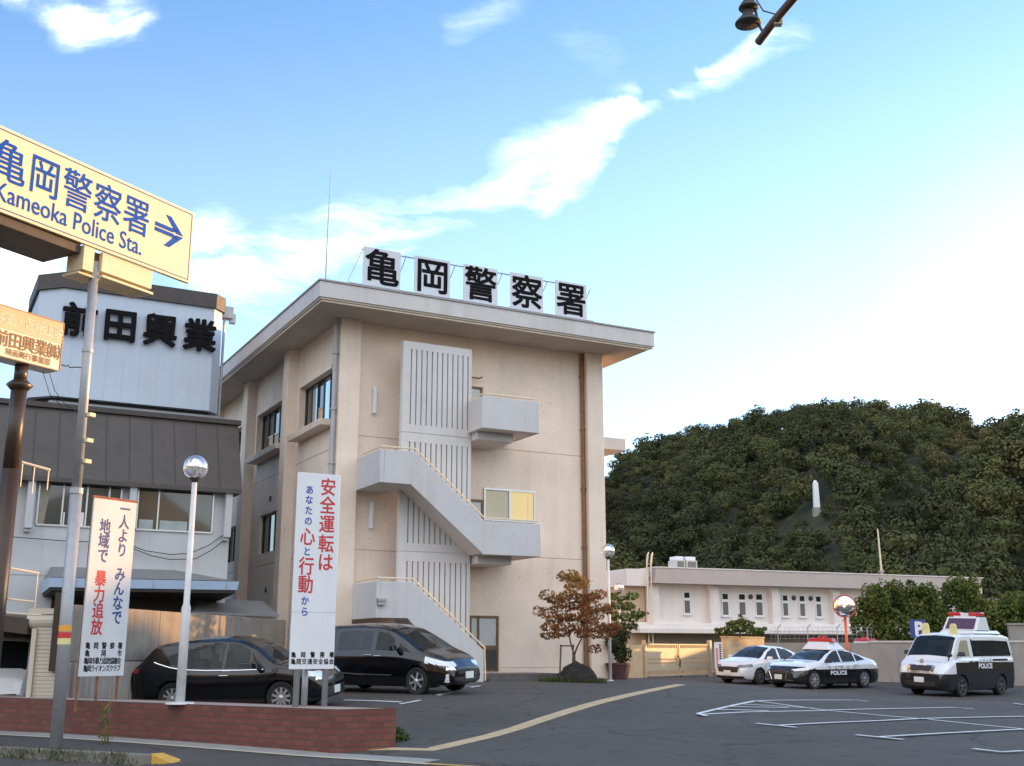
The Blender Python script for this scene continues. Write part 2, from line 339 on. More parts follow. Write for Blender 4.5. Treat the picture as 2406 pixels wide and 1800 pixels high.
# ---------------------------------------------------------------- mesh helpers
class Frame:
    def __init__(s, o, u, n, w=(0, 0, 1)): s.o = np.array(o, float); s.u = np.array(u, float); s.n = np.array(n, float); s.w = np.array(w, float)
    def __call__(s, a, b, c): return s.o+s.u*a+s.n*b+s.w*c
class MB:
    """collects shapes; fr maps (along, outward, up) to the world"""
    def __init__(s, fr=None): s.v = []; s.f = []; s.fr = fr or (lambda a, b, c: np.array([a, b, c], float)); s.uv = None
    def add(s, vs, fs):
        k = len(s.v); s.v += [tuple(map(float, s.fr(*p))) for p in vs]; s.f += [tuple(i+k for i in f) for f in fs]; return s
    def box(s, a0, a1, b0, b1, c0, c1):
        a0, a1 = min(a0, a1), max(a0, a1); b0, b1 = min(b0, b1), max(b0, b1); c0, c1 = min(c0, c1), max(c0, c1)
        return s.add([(a0, b0, c0), (a1, b0, c0), (a1, b1, c0), (a0, b1, c0), (a0, b0, c1), (a1, b0, c1), (a1, b1, c1), (a0, b1, c1)],
                     [(0, 3, 2, 1), (4, 5, 6, 7), (0, 1, 5, 4), (1, 2, 6, 5), (2, 3, 7, 6), (3, 0, 4, 7)])
    def prism(s, poly, b0, b1, plane='ac'):
        """polygon in (a,c) [or (a,b)] extruded along b [or c]"""
        n = len(poly)
        if plane == 'ac': vs = [(a, b0, c) for a, c in poly]+[(a, b1, c) for a, c in poly]
        elif plane == 'bc': vs = [(b0, a, c) for a, c in poly]+[(b1, a, c) for a, c in poly]
        else: vs = [(a, c, b0) for a, c in poly]+[(a, c, b1) for a, c in poly]
        fs = [tuple(range(n)), tuple(range(2*n-1, n-1, -1))]+[(i, i+n, (i+1) % n+n, (i+1) % n) for i in range(n)]
        return s.add(vs, fs)
    def hexa(s, lo, hi):
        """8 corners: 4 low, 4 high"""
        return s.add(list(lo)+list(hi), [(0, 3, 2, 1), (4, 5, 6, 7), (0, 1, 5, 4), (1, 2, 6, 5), (2, 3, 7, 6), (3, 0, 4, 7)])
    def tube(s, pts, r, n=8, caps=True):
        pts = [np.array(s.fr(*p)) for p in pts]; rs = r if isinstance(r, (list, tuple)) else [r]*len(pts)
        k0 = len(s.v); up = np.array([0, 0, 1.0]); last = None
        for i, p in enumerate(pts):
            t = pts[min(i+1, len(pts)-1)]-pts[max(i-1, 0)]; L = np.linalg.norm(t); t = t/L if L > 0 else up
            x = np.cross(t, up) if abs(t[2]) < .95 else np.cross(t, np.array([1.0, 0, 0])); x /= np.linalg.norm(x); y = np.cross(t, x)
            if last is not None and np.dot(x, last) < 0: x, y = -x, -y
            last = x
            for j in range(n):
                a = 2*pi*j/n; s.v.append(tuple(p+rs[i]*(cos(a)*x+sin(a)*y)))
        for i in range(len(pts)-1):
            for j in range(n): s.f.append((k0+i*n+j, k0+i*n+(j+1) % n, k0+(i+1)*n+(j+1) % n, k0+(i+1)*n+j))
        if caps: s.f.append(tuple(k0+j for j in range(n))[::-1]); s.f.append(tuple(k0+(len(pts)-1)*n+j for j in range(n)))
        return s
    def lathe(s, prof, c, n=20, axis='z', caps=True):
        """prof: (radius, height) pairs about centre c"""
        k0 = len(s.v)
        for r, h in prof:
            for j in range(n):
                a = 2*pi*j/n
                if axis == 'z': q = (c[0]+r*cos(a), c[1]+r*sin(a), c[2]+h)
                elif axis == 'y': q = (c[0]+r*cos(a), c[1]+h, c[2]+r*sin(a))
                else: q = (c[0]+h, c[1]+r*cos(a), c[2]+r*sin(a))
                s.v.append(tuple(map(float, s.fr(*q))))
        for i in range(len(prof)-1):
            for j in range(n): s.f.append((k0+i*n+j, k0+i*n+(j+1) % n, k0+(i+1)*n+(j+1) % n, k0+(i+1)*n+j))
        if caps: s.f.append(tuple(k0+j for j in range(n))[::-1]); s.f.append(tuple(k0+(len(prof)-1)*n+j for j in range(n)))
        return s

ORIG = {}
def base_of(o):
    return ORIG.get(o.name, np.zeros(3))
def build(name, mb, material, parent=None, smooth=False, bevel=0.0, kind=None, label=None, cat=None, group=None, fix=True, loc=None):
    vs = np.array(mb.v, float).reshape(-1, 3); base = base_of(parent) if parent is not None else (np.array(loc, float) if loc is not None else np.zeros(3))
    me = bpy.data.meshes.new(name); me.from_pydata((vs-base).tolist(), [], mb.f)
    if fix:
        bm = bmesh.new(); bm.from_mesh(me); bmesh.ops.recalc_face_normals(bm, faces=bm.faces); bm.to_mesh(me); bm.free()
    me.materials.append(material); me.update()
    if smooth: me.polygons.foreach_set('use_smooth', [True]*len(me.polygons))
    o = bpy.data.objects.new(name, me); COL.objects.link(o)
    if parent is not None: o.parent = parent
    elif loc is not None: o.location = loc
    ORIG[o.name] = base
    if bevel > 0:
        b = o.modifiers.new('bevel', 'BEVEL'); b.width = bevel; b.segments = 2; b.limit_method = 'ANGLE'; b.angle_limit = radians(40)
    tag(o, label, cat, group, kind)
    return o
def tag(o, label=None, cat=None, group=None, kind=None):
    if label: o['label'] = label
    if cat: o['category'] = cat
    if group: o['group'] = group
    if kind: o['kind'] = kind
    return o
def thing(name, label, cat, loc, group=None):
    o = bpy.data.objects.new(name, None); COL.objects.link(o); o.location = tuple(map(float, loc)); o.empty_display_size = .2
    ORIG[o.name] = np.array(loc, float)
    return tag(o, label, cat, group)
def copy_tree(o, loc, rotz=None, label=None):
    """a copy of a thing with copies of its parts and their parts (shared meshes)"""
    r = o.copy(); COL.objects.link(r); r.location = loc
    if rotz is not None: r.rotation_euler = (0, 0, rotz)
    if label: r['label'] = label
    for ch in list(o.children):
        c = ch.copy(); COL.objects.link(c); c.parent = r
        for g in ch.children:
            d = g.copy(); COL.objects.link(d); d.parent = c
    return r

# ---------------------------------------------------------------- lettering
_gl = {}
def glyph(ch, extrude=0.0):
    key = (ch, extrude)
    if key in _gl: return _gl[key]
    cu = bpy.data.curves.new('glyph', 'FONT'); cu.body = ch; cu.extrude = extrude; cu.resolution_u = 3; cu.size = 1.0
    o = bpy.data.objects.new('glyph', cu); COL.objects.link(o)
    dg = bpy.context.evaluated_depsgraph_get(); me = bpy.data.meshes.new_from_object(o.evaluated_get(dg))
    v = np.array([tuple(x.co) for x in me.vertices]).reshape(-1, 3); f = [tuple(p.vertices) for p in me.polygons]
    bpy.data.objects.remove(o); bpy.data.meshes.remove(me); bpy.data.curves.remove(cu)
    _gl[key] = (v, f); return v, f
_ref = None
def text_cells(mb, cells, bold=0.0, ex=0.0, b=0.0, layers=8):
    """cells: (char, centre along, centre up, width, height): each character placed by its em square"""
    global _ref
    if _ref is None:
        v, _ = glyph('国'); _ref = ((v[:, 0].min()+v[:, 0].max())/2, (v[:, 1].min()+v[:, 1].max())/2, v[:, 0].max()-v[:, 0].min())
    for ch, ca, cc, w, h in cells:
        if ch == ' ': continue
        v, f = glyph(ch, ex/max(w, .01)*.5 if ex else 0.0)
        if len(v) == 0: continue
        x = (v[:, 0]-_ref[0])/_ref[2]*w; z = (v[:, 1]-_ref[1])/_ref[2]*h; y = v[:, 2]*w
        put_glyph(mb, x, z, y, f, ca, cc, b, bold*w, layers, ex)
def put_glyph(mb, x, z, y, f, ca, cc, b, bold, layers, ex):
    offs = [(0, 0)]
    if bold > 0: offs += [(bold*cos(2*pi*k/layers), bold*sin(2*pi*k/layers)) for k in range(layers)]
    for k, (ox, oz) in enumerate(offs):
        mb.add([(ca+xx+ox, b+yy+(ex/2)+k*.00035, cc+zz+oz) for xx, zz, yy in zip(x, z, y)], f)
def text_line(mb, string, ca, cc, w, h, bold=0.0, b=0.0, layers=8):
    """a whole latin string fitted to a box"""
    v, f = glyph(string)
    x0, x1, y0, y1 = v[:, 0].min(), v[:, 0].max(), v[:, 1].min(), v[:, 1].max()
    x = (v[:, 0]-(x0+x1)/2)/(x1-x0)*w; z = (v[:, 1]-(y0+y1)/2)/(y1-y0)*h
    put_glyph(mb, x, z, v[:, 2]*0, f, ca, cc, b, bold, layers, 0)
def row(string, a0, a1, c, w, h):
    n = len(string); return [(ch, a0+(a1-a0)*(i/(n-1) if n > 1 else .5), c, w, h) for i, ch in enumerate(string)]
# ================================================================ TERRAIN
_ctl = np.array([(-30, 6, -.05), (0, 6, -.02), (30, 6, -.1), (0, 16, 0), (-12, 15, 0), (12, 16, 0), (25, 16, -.1), (-6, 18.5, 0), (-10.3, 21, 0), (-2.85, 19.1, 0), (-10.8, 24.1, 0.0), (-1.93, 19.5, .08),
    (-5.2, 26.2, .24), (-7.9, 27, .24), (-9, 26, .24), (-2.1, 28.6, .64), (-5, 30.3, .62), (3.25, 41.1, .72), (-1.3, 38, .72), (.7, 37, .72), (-6, 36, .74), (2.0, 38.3, .72),
    (5.5, 39, .62), (10.9, 42, .31), (13, 44.2, .35), (15.4, 40.3, .12), (17.5, 41.7, .12), (9.5, 45, .38), (5.7, 49.4, .56), (8.5, 49.4, .55), (14, 47, .42), (24, 45, .2),
    (0, 90, .6), (40, 80, .5), (-40, 80, .5), (40, 40, -.1), (60, 40, -.2), (-30, 40, .3), (-15, 30, .2), (8, 26, .12), (14, 28, -.02), (0, 23, .17)], float)
def _phi(a, b): return np.sqrt(((a[:, None, :]-b[None, :, :])**2).sum(-1))
_wz = np.linalg.solve(np.block([[_phi(_ctl[:, :2], _ctl[:, :2])-0.6*np.eye(len(_ctl)), np.ones((len(_ctl), 1))], [np.ones((1, len(_ctl))), np.zeros((1, 1))]]), np.append(_ctl[:, 2], 0))
KA, KB = np.array([-8.88, 20.43]), np.array([-5.66, 18.81])
KD = (KB-KA)/np.linalg.norm(KB-KA); KN = np.array([KD[1], -KD[0]])   # KN points to the road
def gz(x, y):
    p = np.stack([np.atleast_1d(np.asarray(x, float)).ravel(), np.atleast_1d(np.asarray(y, float)).ravel()], -1)
    out = np.empty(len(p))
    for k in range(0, len(p), 4000): out[k:k+4000] = _phi(p[k:k+4000], _ctl[:, :2])@_wz[:-1]+_wz[-1]
    out = np.clip(out, -.4, .85)
    sd = (p-KA)@KN
    out -= .16*np.clip(sd/.12, 0, 1)*np.clip((-4.9-p[:, 0])/1.0, 0, 1)
    return out if np.ndim(x) else float(out[0])
def g3(x, y, dz=0.0): return np.array([x, y, gz(x, y)+dz])
def hit(px, py, full=1.0):
    """the place on the ground that a photo pixel shows"""
    r = ray(px, py); t = np.linspace(10, 75, 2600)/r[1]; P = OC+r[None, :]*t[:, None]
    d = P[:, 2]-gz(P[:, 0], P[:, 1]); k = int(np.argmax(d < 0)) if (d < 0).any() else len(d)-1
    return P[k]

def sheet(name, xs, ys, dz, material, keep=None):
    X, Y = np.meshgrid(xs, ys); Z = gz(X.ravel(), Y.ravel())+dz
    nx, ny = len(xs), len(ys); v = np.stack([X.ravel(), Y.ravel(), Z], -1)
    f = [(j*nx+i, j*nx+i+1, (j+1)*nx+i+1, (j+1)*nx+i) for j in range(ny-1) for i in range(nx-1)]
    me = bpy.data.meshes.new(name); me.from_pydata(v.tolist(), [], f); me.materials.append(material)
    me.polygons.foreach_set('use_smooth', [True]*len(me.polygons)); o = bpy.data.objects.new(name, me); COL.objects.link(o); o['kind'] = 'structure'
    return o
sheet('ground', np.concatenate([[-2500, -900, -300, -120, -60], np.arange(-40, 70.1, 2.5), [90, 150, 400, 1000, 2500]]), np.concatenate([[-800, -200, -60, -20], np.arange(-8, 100.1, 2.5), [120, 200, 500, 1200, 3000]]), -.14, M['soil'])
sheet('parking_lot', np.concatenate([np.arange(-34, -12, 1.0), np.arange(-12, 2, .14), np.arange(2, 48.1, .6)]), np.concatenate([np.arange(-12, 16, 1.0), np.arange(16, 25, .14), np.arange(25, 59, .6)]), 0.0, M['asphalt'])

def strip(mb, pts, w, dz=.005, step=.35):
    """a painted line of width w on the ground along pts (x, y)"""
    P = []
    for a, b in zip(pts[:-1], pts[1:]):
        a, b = np.array(a[:2], float), np.array(b[:2], float); n = max(1, int(np.linalg.norm(b-a)/step))
        P += [a+(b-a)*k/n for k in range(n)]
    P.append(np.array(pts[-1][:2], float)); P = np.array(P); k0 = len(mb.v)
    for i, p in enumerate(P):
        t = P[min(i+1, len(P)-1)]-P[max(i-1, 0)]; t /= np.linalg.norm(t); n = np.array([-t[1], t[0]])*w/2
        for q in (p+n, p-n): mb.v.append((q[0], q[1], gz(q[0], q[1])+dz))
    for i in range(len(P)-1): mb.f.append((k0+2*i, k0+2*i+1, k0+2*i+3, k0+2*i+2))
D = 1.0877
def hp(x, y): return hit(x, y)[:2]
zc = lambda x, y: (1640+x*.3463, 1560+y*.3463)
ln = MB()
for k, pts in enumerate([
    [zc(0, 338), zc(385, 252), zc(520, 247), zc(1075, 246), zc(1160, 256)], [zc(0, 346), zc(330, 328), zc(880, 318)], [zc(385, 252), zc(880, 318), zc(1560, 378), zc(2200, 443)],
    [zc(300, 275), zc(780, 303)], [zc(200, 292), zc(620, 302)], [zc(110, 314), zc(480, 322)], [zc(880, 318), zc(1745, 300), zc(1870, 310)],
    [zc(395, 410), zc(665, 438)], [zc(545, 425), zc(1500, 378), zc(2212, 362)], [zc(1070, 490), zc(1395, 523)], [zc(1240, 505), zc(2212, 452)], [zc(1870, 588), zc(2060, 610), zc(2212, 603)],
    [zc(0, 346), zc(55, 364)], [zc(2140, 275), zc(2212, 285)]]):
    strip(ln, [hp(*p) for p in pts], .12, .006+.0025*k)
zv = lambda x, y: (760+x*.1989, 1420+y*.1989)
for k, pts in enumerate([[zv(180, 1010), zv(1380, 1052)], [zv(1345, 1078), zv(1550, 1040)], [zv(240, 1135), zv(920, 1160)], [zv(905, 1185), zv(1145, 1138)], [zv(430, 940), zv(1180, 945)], [zv(1560, 970), zv(1850, 978)], [zv(1740, 990), zv(1850, 970)]]):
    strip(ln, [hp(*p) for p in pts], .11, .006+.0025*k)
build('parking_lines', ln, M['white_line'], kind='structure', fix=False)
tl = MB(); strip(tl, [hp(x*D, y*D) for x, y in ((800, 1619), (930, 1620), (1060, 1590), (1150, 1562), (1250, 1530), (1325, 1510), (1390, 1495), (1472, 1479))], .34, .006, .3)
build('tactile_path', tl, M['tactile'], kind='structure', fix=False)
# gutter strip along the planter, kerb and its yellow end
PD = hd(-56.6); PC = np.array([-2.846, 19.1, 0]); PN = np.array([PD[1], -PD[0], 0])*-1   # PN towards the road
if PN[1] > 0: PN = -PN
gt = MB(); strip(gt, [(PC+PD*14+PN*.30)[:2], (PC+PD*-.3+PN*.30)[:2], (PC+PD*-2.2+PN*.35)[:2]], .5, .006)
build('gutter_strip', gt, M['gutter'], kind='structure', fix=False)
gt = MB(); strip(gt, [(PC+PD*14+PN*.62)[:2], (PC+PD*-.3+PN*.62)[:2], (PC+PD*-2.4+PN*.66)[:2]], .13, .010)
build('gutter_edge', gt, mat('pale_gutter_edge', (.50, .44, .32), .85, .1, 3, grime=.3), kind='structure', fix=False)
yl = MB(); strip(yl, [hp(690*D, 1636*D), hp(800*D, 1643*D), hp(940*D, 1652*D), hp(1100*D, 1662*D)], .13, .009)
build('yellow_edge_line', yl, mat('worn_yellow_line', (.55, .36, .10), .85, .2, 4, grime=.5), kind='structure', fix=False)
kb = MB(Frame((KA[0], KA[1], 0), (KD[0], KD[1], 0), (KN[0], KN[1], 0)))
for i in range(-14, 6):
    kb.box(i*.602, i*.602+.598, -.02, .15, -.3, .03)
build('kerb', kb, M['kerb'], kind='structure', bevel=.02)
yk = MB(Frame((KB[0], KB[1], 0), (0.735, -.678, 0), (-.678, -.735, 0)))
yk.hexa([(0, -.1, -.35), (1.15, -.1, -.35), (1.15, .12, -.35), (0, .12, -.35)], [(0.02, -.1, .05), (1.15, -.1, -.10), (1.15, .12, -.12), (0.02, .12, .05)])
build('yellow_kerb', yk, M['yellow'], kind='structure', bevel=.02)

# ---------------------------------------------------------------- hill, its wood, an added bank to shade the yard
RID = np.array([(-30, 2.0), (-15, 4.5), (-3, 7.2), (4.9, 8.9), (5.8, 9.74), (7.0, 10.18), (9.4, 11.28), (10.8, 11.47), (12.2, 11.87), (14.1, 12.13), (15.4, 12.33), (17.0, 12.3), (19.6, 11.7), (22.3, 11.15), (25.0, 10.75), (30, 10.4), (36, 10.6), (41, 9.0), (45, 3.0), (48, 0.6), (52, 0.3)])  # ridge outside the view raised to keep the wood in shade
def hill_z(az, r):
    az = np.asarray(az, float); r = np.asarray(r, float)
    e = np.radians(np.interp(az, RID[:, 0], RID[:, 1]))
    r1 = 265+28*np.sin(np.radians(az*9+40))-22*np.clip((az-17)/8, 0, 1); r0 = 112+10*np.sin(np.radians(az*15))
    zr = np.maximum(np.tan(e)*r1+CAM_H-7.5, .3)
    s = np.clip((r-r0)/(r1-r0), 0, 1.0); f = .35*s+.65*(s*s*(3-2*s))
    back = np.clip((r-r1)/160, 0, 1)
    z = .4+(zr-.4)*f*(1-.35*back**2)
    relief = np.sin(np.radians(az*27))*np.sin(r*.05+az*.25)+.6*np.sin(np.radians(az*61+r*1.3))
    return (z+relief*2.2*np.clip(s*3, 0, 1)*np.clip((1-s)*4, .0, 1)*np.clip(zr/20, 0, 1))*np.interp(az, _kaz, _kv)
_kaz, _kv = np.array([-60., 60.]), np.array([1.0, 1.0])
_ka = np.linspace(-28, 51, 160); _rr = np.linspace(115, 430, 400); _kk = np.ones(160)
for _ in range(5):
    for i_, a_ in enumerate(_ka):
        zz_ = hill_z(np.full(400, a_), _rr)*_kk[i_]; e_ = np.tan(np.radians(np.interp(a_, RID[:, 0], RID[:, 1]))); m_ = np.max((zz_+5.9-CAM_H)/_rr); _kk[i_] *= np.clip(1+(e_-m_)/max(m_, .02), .5, 1.6) if a_ > -10 else 1
_kaz, _kv = _ka, np.convolve(np.pad(_kk, 2, mode='edge'), np.ones(5)/5, 'valid')
azs = np.linspace(-28, 52, 120); rs = np.concatenate([np.linspace(108, 300, 70), np.linspace(306, 430, 18)])
A, R = np.meshgrid(azs, rs); Zh = hill_z(A, R)
v = np.stack([R.ravel()*np.sin(np.radians(A.ravel())), R.ravel()*np.cos(np.radians(A.ravel())), Zh.ravel()], -1); nx = len(azs)
me = bpy.data.meshes.new('hill'); me.from_pydata(v.tolist(), [], [(j*nx+i, j*nx+i+1, (j+1)*nx+i+1, (j+1)*nx+i) for j in range(len(rs)-1) for i in range(nx-1)])
me.materials.append(mat('hill_undergrowth', (.028, .034, .012), .95, .4, .9, .6, 1.5, col2=(.044, .042, .017))); me.polygons.foreach_set('use_smooth', [True]*len(me.polygons))
ho = bpy.data.objects.new('hill', me); COL.objects.link(ho); ho['kind'] = 'structure'

def leaf_cloud(n, lumps, size, rng, flat=.5, jit=.55):
    """n leaf-sized quads spread through the outer part of a few lumps: lumps = (x, y, z, rx, rz)"""
    lumps = np.array(lumps, float); wgt = lumps[:, 3]**2; k = rng.choice(len(lumps), n, p=wgt/wgt.sum())
    d = rng.normal(size=(n, 3)); d /= np.linalg.norm(d, axis=1)[:, None]
    rr = rng.uniform(.62, 1.04, n)**.8
    c = lumps[k, :3]+d*np.stack([lumps[k, 3], lumps[k, 3], lumps[k, 4]], -1)*rr[:, None]
    nn = d*flat+rng.normal(size=(n, 3))*jit; nn[:, 2] += .25; nn /= np.linalg.norm(nn, axis=1)[:, None]
    a = np.cross(nn, rng.normal(size=(n, 3))); a /= np.linalg.norm(a, axis=1)[:, None]; b = np.cross(nn, a)
    s = size*rng.uniform(.6, 1.35, n)[:, None]; a = a*s; b = b*s*.7
    return np.stack([c-a, c-b*.9, c+a, c+b], 1)     # (n, 4, 3) diamonds
def quads_object(name, Q, tint, material, parent=None, kind=None, label=None, cat=None, group=None, loc=None):
    n = len(Q); me = bpy.data.meshes.new(name); base = base_of(parent) if parent is not None else (np.array(loc, float) if loc is not None else np.zeros(3))
    me.vertices.add(4*n); me.vertices.foreach_set('co', (Q.reshape(-1, 3)-base).astype(np.float32).ravel())
    me.loops.add(4*n); me.loops.foreach_set('vertex_index', np.arange(4*n, dtype=np.int32))
    me.polygons.add(n); me.polygons.foreach_set('loop_start', np.arange(0, 4*n, 4, dtype=np.int32))
    me.update(calc_edges=True); at = me.attributes.new('tint', 'FLOAT', 'FACE'); at.data.foreach_set('value', np.clip(tint, 0, 1).astype(np.float32))
    me.materials.append(material); o = bpy.data.objects.new(name, me); COL.objects.link(o)
    if parent is not None: o.parent = parent
    elif loc is not None: o.location = loc
    ORIG[o.name] = base
    return tag(o, label, cat, group, kind)
rng = np.random.default_rng(5)
def crown_proto(n, tall):
    L = [(0, 0, 4.6*tall, 1.9, 2.2*tall)]
    for k in range(8):
        a = k*2.4+rng.uniform(-.5, .5); rr = rng.uniform(1.2, 2.4); L.append((rr*cos(a), rr*sin(a), rng.uniform(2.4, 6.2)*tall, rng.uniform(1.0, 1.7), rng.uniform(.9, 1.4)))
    return leaf_cloud(n, L, .27, rng, 1.3, .30)
protos = [crown_proto(860, t) for t in (1.0, 1.15, .9, 1.3, .8, 1.05)]
MON_AZ, MON_EL = 15.2, 6.6
rr_ = np.linspace(115, 260, 600); el_ = np.degrees(np.arctan2(hill_z(np.full(600, MON_AZ), rr_)-CAM_H, rr_)); MON_R = float(rr_[np.argmax(el_ > MON_EL)])
Qs, Ts = [], []
sp = 4.3
for r in np.arange(113, 330, sp*.86):
    lo, hi = (3.2, 27.5) if r < 300 else (4, 27)
    for az in np.arange(lo, hi, np.degrees(sp/r)):
        a2, r2_ = az+rng.uniform(-.45, .45)*np.degrees(sp/r), r+rng.uniform(-2.2, 2.2)
        dx = np.radians(a2-MON_AZ)*r2_; dr = r2_-MON_R
        small = 1.0
        if -7 < dx < 2.5 and -5 < dr < 2.5:
            if -1.2 < dx or rng.random() < .35: continue
            small = .24
        if -6 < dx < 3.5 and -12 < dr <= -4: small = .45
        e1 = 265+28*np.sin(np.radians(a2*9+40))-22*np.clip((a2-17)/8, 0, 1)
        if r2_ > e1+35: continue
        z = float(hill_z(a2, r2_)); s = rng.uniform(.68, 1.08)*small*(.85+.3*np.sin(np.radians(a2*40))*np.sin(r2_*.06)); th = rng.uniform(0, 6.28); cs, sn = cos(th), sin(th)
        P = protos[rng.integers(len(protos))]*s
        Q = np.empty_like(P); Q[..., 0] = P[..., 0]*cs-P[..., 1]*sn; Q[..., 1] = P[..., 0]*sn+P[..., 1]*cs; Q[..., 2] = P[..., 2]
        Q += np.array([r2_*sin(radians(a2)), r2_*cos(radians(a2)), z-.8*s]); Qs.append(Q)
        t0 = .40+.28*np.sin(np.radians(a2*33+r2_*2.1))*.5+rng.normal()*.20+.12*np.clip((a2-16)/8, -1, 1)
        Ts.append(t0+rng.normal(size=len(Q))*.03)
quads_object('woodland', np.concatenate(Qs), np.concatenate(Ts), mat_leaf('woodland_leaves', [(.034, .040, .017), (.055, .062, .024), (.080, .086, .030), (.115, .115, .040), (.13, .10, .045)],   .9, .06), kind='stuff')
mz = float(hill_z(MON_AZ, MON_R)); mx_, my_ = MON_R*sin(radians(MON_AZ)), MON_R*cos(radians(MON_AZ))
mt = thing('monument', 'slim white stone monument standing in the clearing on the wooded hill', 'monument', (mx_, my_, mz))
mb = MB(); mb.box(mx_-.55, mx_+.55, my_-.55, my_+.55, mz-.5, mz+.9); build('plinth', mb, M['gutter'], mt)
mb = MB(); mb.hexa([(mx_-.42, my_-.42, mz+.9), (mx_+.42, my_-.42, mz+.9), (mx_+.42, my_+.42, mz+.9), (mx_-.42, my_+.42, mz+.9)], [(mx_-.33, my_-.33, mz+4.6), (mx_+.33, my_-.33, mz+4.6), (mx_+.33, my_+.33, mz+4.6), (mx_-.33, my_+.33, mz+4.6)])
mb.lathe([(.33, 0), (.22, .3), (.02, .42)], (mx_, my_, mz+4.6), 8); build('shaft', mb, M['monument'], mt)

# bank added out of view on the sunny side, to shade the lower yard
bq = np.array([-200, -120, -60, 5, 20, 24, 25, 28, 30, 32.5, 34.5, 36.0, 38, 60, 90]); bh = np.array([9, 10, 10.9, 12.0, 12.1, 12.1, 11.6, 11.4, 9.8, 7.4, 5.8, 1.0, .3, .3, .3])
qv = np.arange(-200, 90, 1.0); hq = np.interp(qv, bq, bh)+.25*np.sin(qv*1.3)+.2*np.sin(qv*2.9+1)
sx, sy = sin(SUN_AZ), cos(SUN_AZ); prof = [(-14, 0), (-8, .45), (-2.5, .96), (0, 1.0), (3, .93), (10, .4), (18, 0)]
vv = []
for q, hgt in zip(qv, hq):
    for ds, k in prof:
        s_ = 82+ds; vv.append((sx*s_-sy*q, sy*s_+sx*q, -.3+k*max(hgt, .2)))
np_ = len(prof)
me = bpy.data.meshes.new('shade_bank'); me.from_pydata(vv, [], [(i*np_+j, i*np_+j+1, (i+1)*np_+j+1, (i+1)*np_+j) for i in range(len(qv)-1) for j in range(np_-1)])
me.materials.append(M['soil']); bo = bpy.data.objects.new('shade_bank', me); COL.objects.link(bo); bo['kind'] = 'structure'

# unseen ridge added behind the camera for warm bounce light and reflections
vv = []; na_ = 60
for i in range(na_):
    az = radians(120+180*i/(na_-1)); hgt = (38+7*sin(i*.45)+4*sin(i*1.1))*min(1, i/6, (na_-1-i)/6)
    for rr__, k in ((130, -.02), (150, .35), (185, .8), (215, 1.0), (260, .7), (330, 0)): vv.append((rr__*sin(az), rr__*cos(az), k*hgt-.2))
me = bpy.data.meshes.new('bounce_hill'); me.from_pydata(vv, [], [(i*6+j, i*6+j+1, (i+1)*6+j+1, (i+1)*6+j) for i in range(na_-1) for j in range(5)])
me.materials.append(mat('warm_bounce_slope', (.34, .26, .11), .9, .3, .05)); fo = bpy.data.objects.new('bounce_hill', me); COL.objects.link(fo); fo['kind'] = 'structure'

# ================================================================ POLICE STATION
AU = radians(61.9)
U = np.array([sin(AU), cos(AU), 0]); N = np.array([cos(AU), -sin(AU), 0])
P0 = np.array([2.716, 40.844, 0])
FS = Frame(P0, U, N)                      # along the front, outward, up
GB = .45
ps = thing('police_station', 'three storey beige concrete police station with deep flat eaves and an outside stair', 'police station', FS(-4.5, -10, .7))
w = MB(FS)
core = w.box(-9.3, .5, -22, -.03, GB, 12.5)
zb = [GB, 1.08, 1.115, 4.83, 4.865, 8.59, 8.625, 12.53]
for i in range(0, 8, 2): w.box(-9.32, .52, -.2, 0, zb[i], zb[i+1]); w.box(.3, .55, -21.9, -.22, zb[i], zb[i+1])
# left side: wall pieces between window openings (t = metres back from the front)
T = lambda t: -t
bays = [(.0, 4.5), (5.15, 10.1), (10.8, 15.8), (16.4, 22)]
open3 = {0: (.55, 3.95), 1: (5.6, 9.5), 2: (11.2, 15.2)}
open2 = {0: (.55, 3.6), 1: (5.5, 8.75), 2: (11.4, 14)}
for k, (t0, t1) in enumerate(bays):
    a0, a1 = -9.6, -9.29
    for (z0, z1, op, wz0, wz1) in ((GB, 4.84, None, 0, 0), (4.86, 8.19, open2.get(k), 5.3, 6.8), (8.21, 12.53, open3.get(k), 9.2, 10.93)):
        if op is None: w.box(a0, a1, T(t0), T(t1), z0, z1); continue
        w.box(a0, a1, T(t0), T(t1), z0, wz0); w.box(a0, a1, T(t0), T(t1), wz1, z1)
        if op[0] > t0: w.box(a0, a1, T(t0), T(op[0]), wz0, wz1)
        if t1 > op[1]: w.box(a0, a1, T(op[1]), T(t1), wz0, wz1)
build('wall', w, M['facade'], ps)
for (a0, a1, b0, b1) in ((-9.68, -8.97, -.45, .3), (-.08, .62, -.45, .3)):
    p = MB(FS); p.box(a0, a1, b0, b1, GB, 12.53); build('pillar', p, M['facade'], ps, bevel=.015)
for t0, t1 in ((4.5, 5.15), (10.1, 10.8), (15.8, 16.4)):
    p = MB(FS); p.box(-10.0, -9.28, T(t0), T(t1), GB, 12.53); build('pillar', p, M['facade'], ps, bevel=.015)
for t0 in (4.4, 10, 15.5):
    p = MB(FS); p.box(.5, .8, T(t0), T(t0+.7), GB, 12.53); build('pillar', p, M['facade'], ps, bevel=.015)
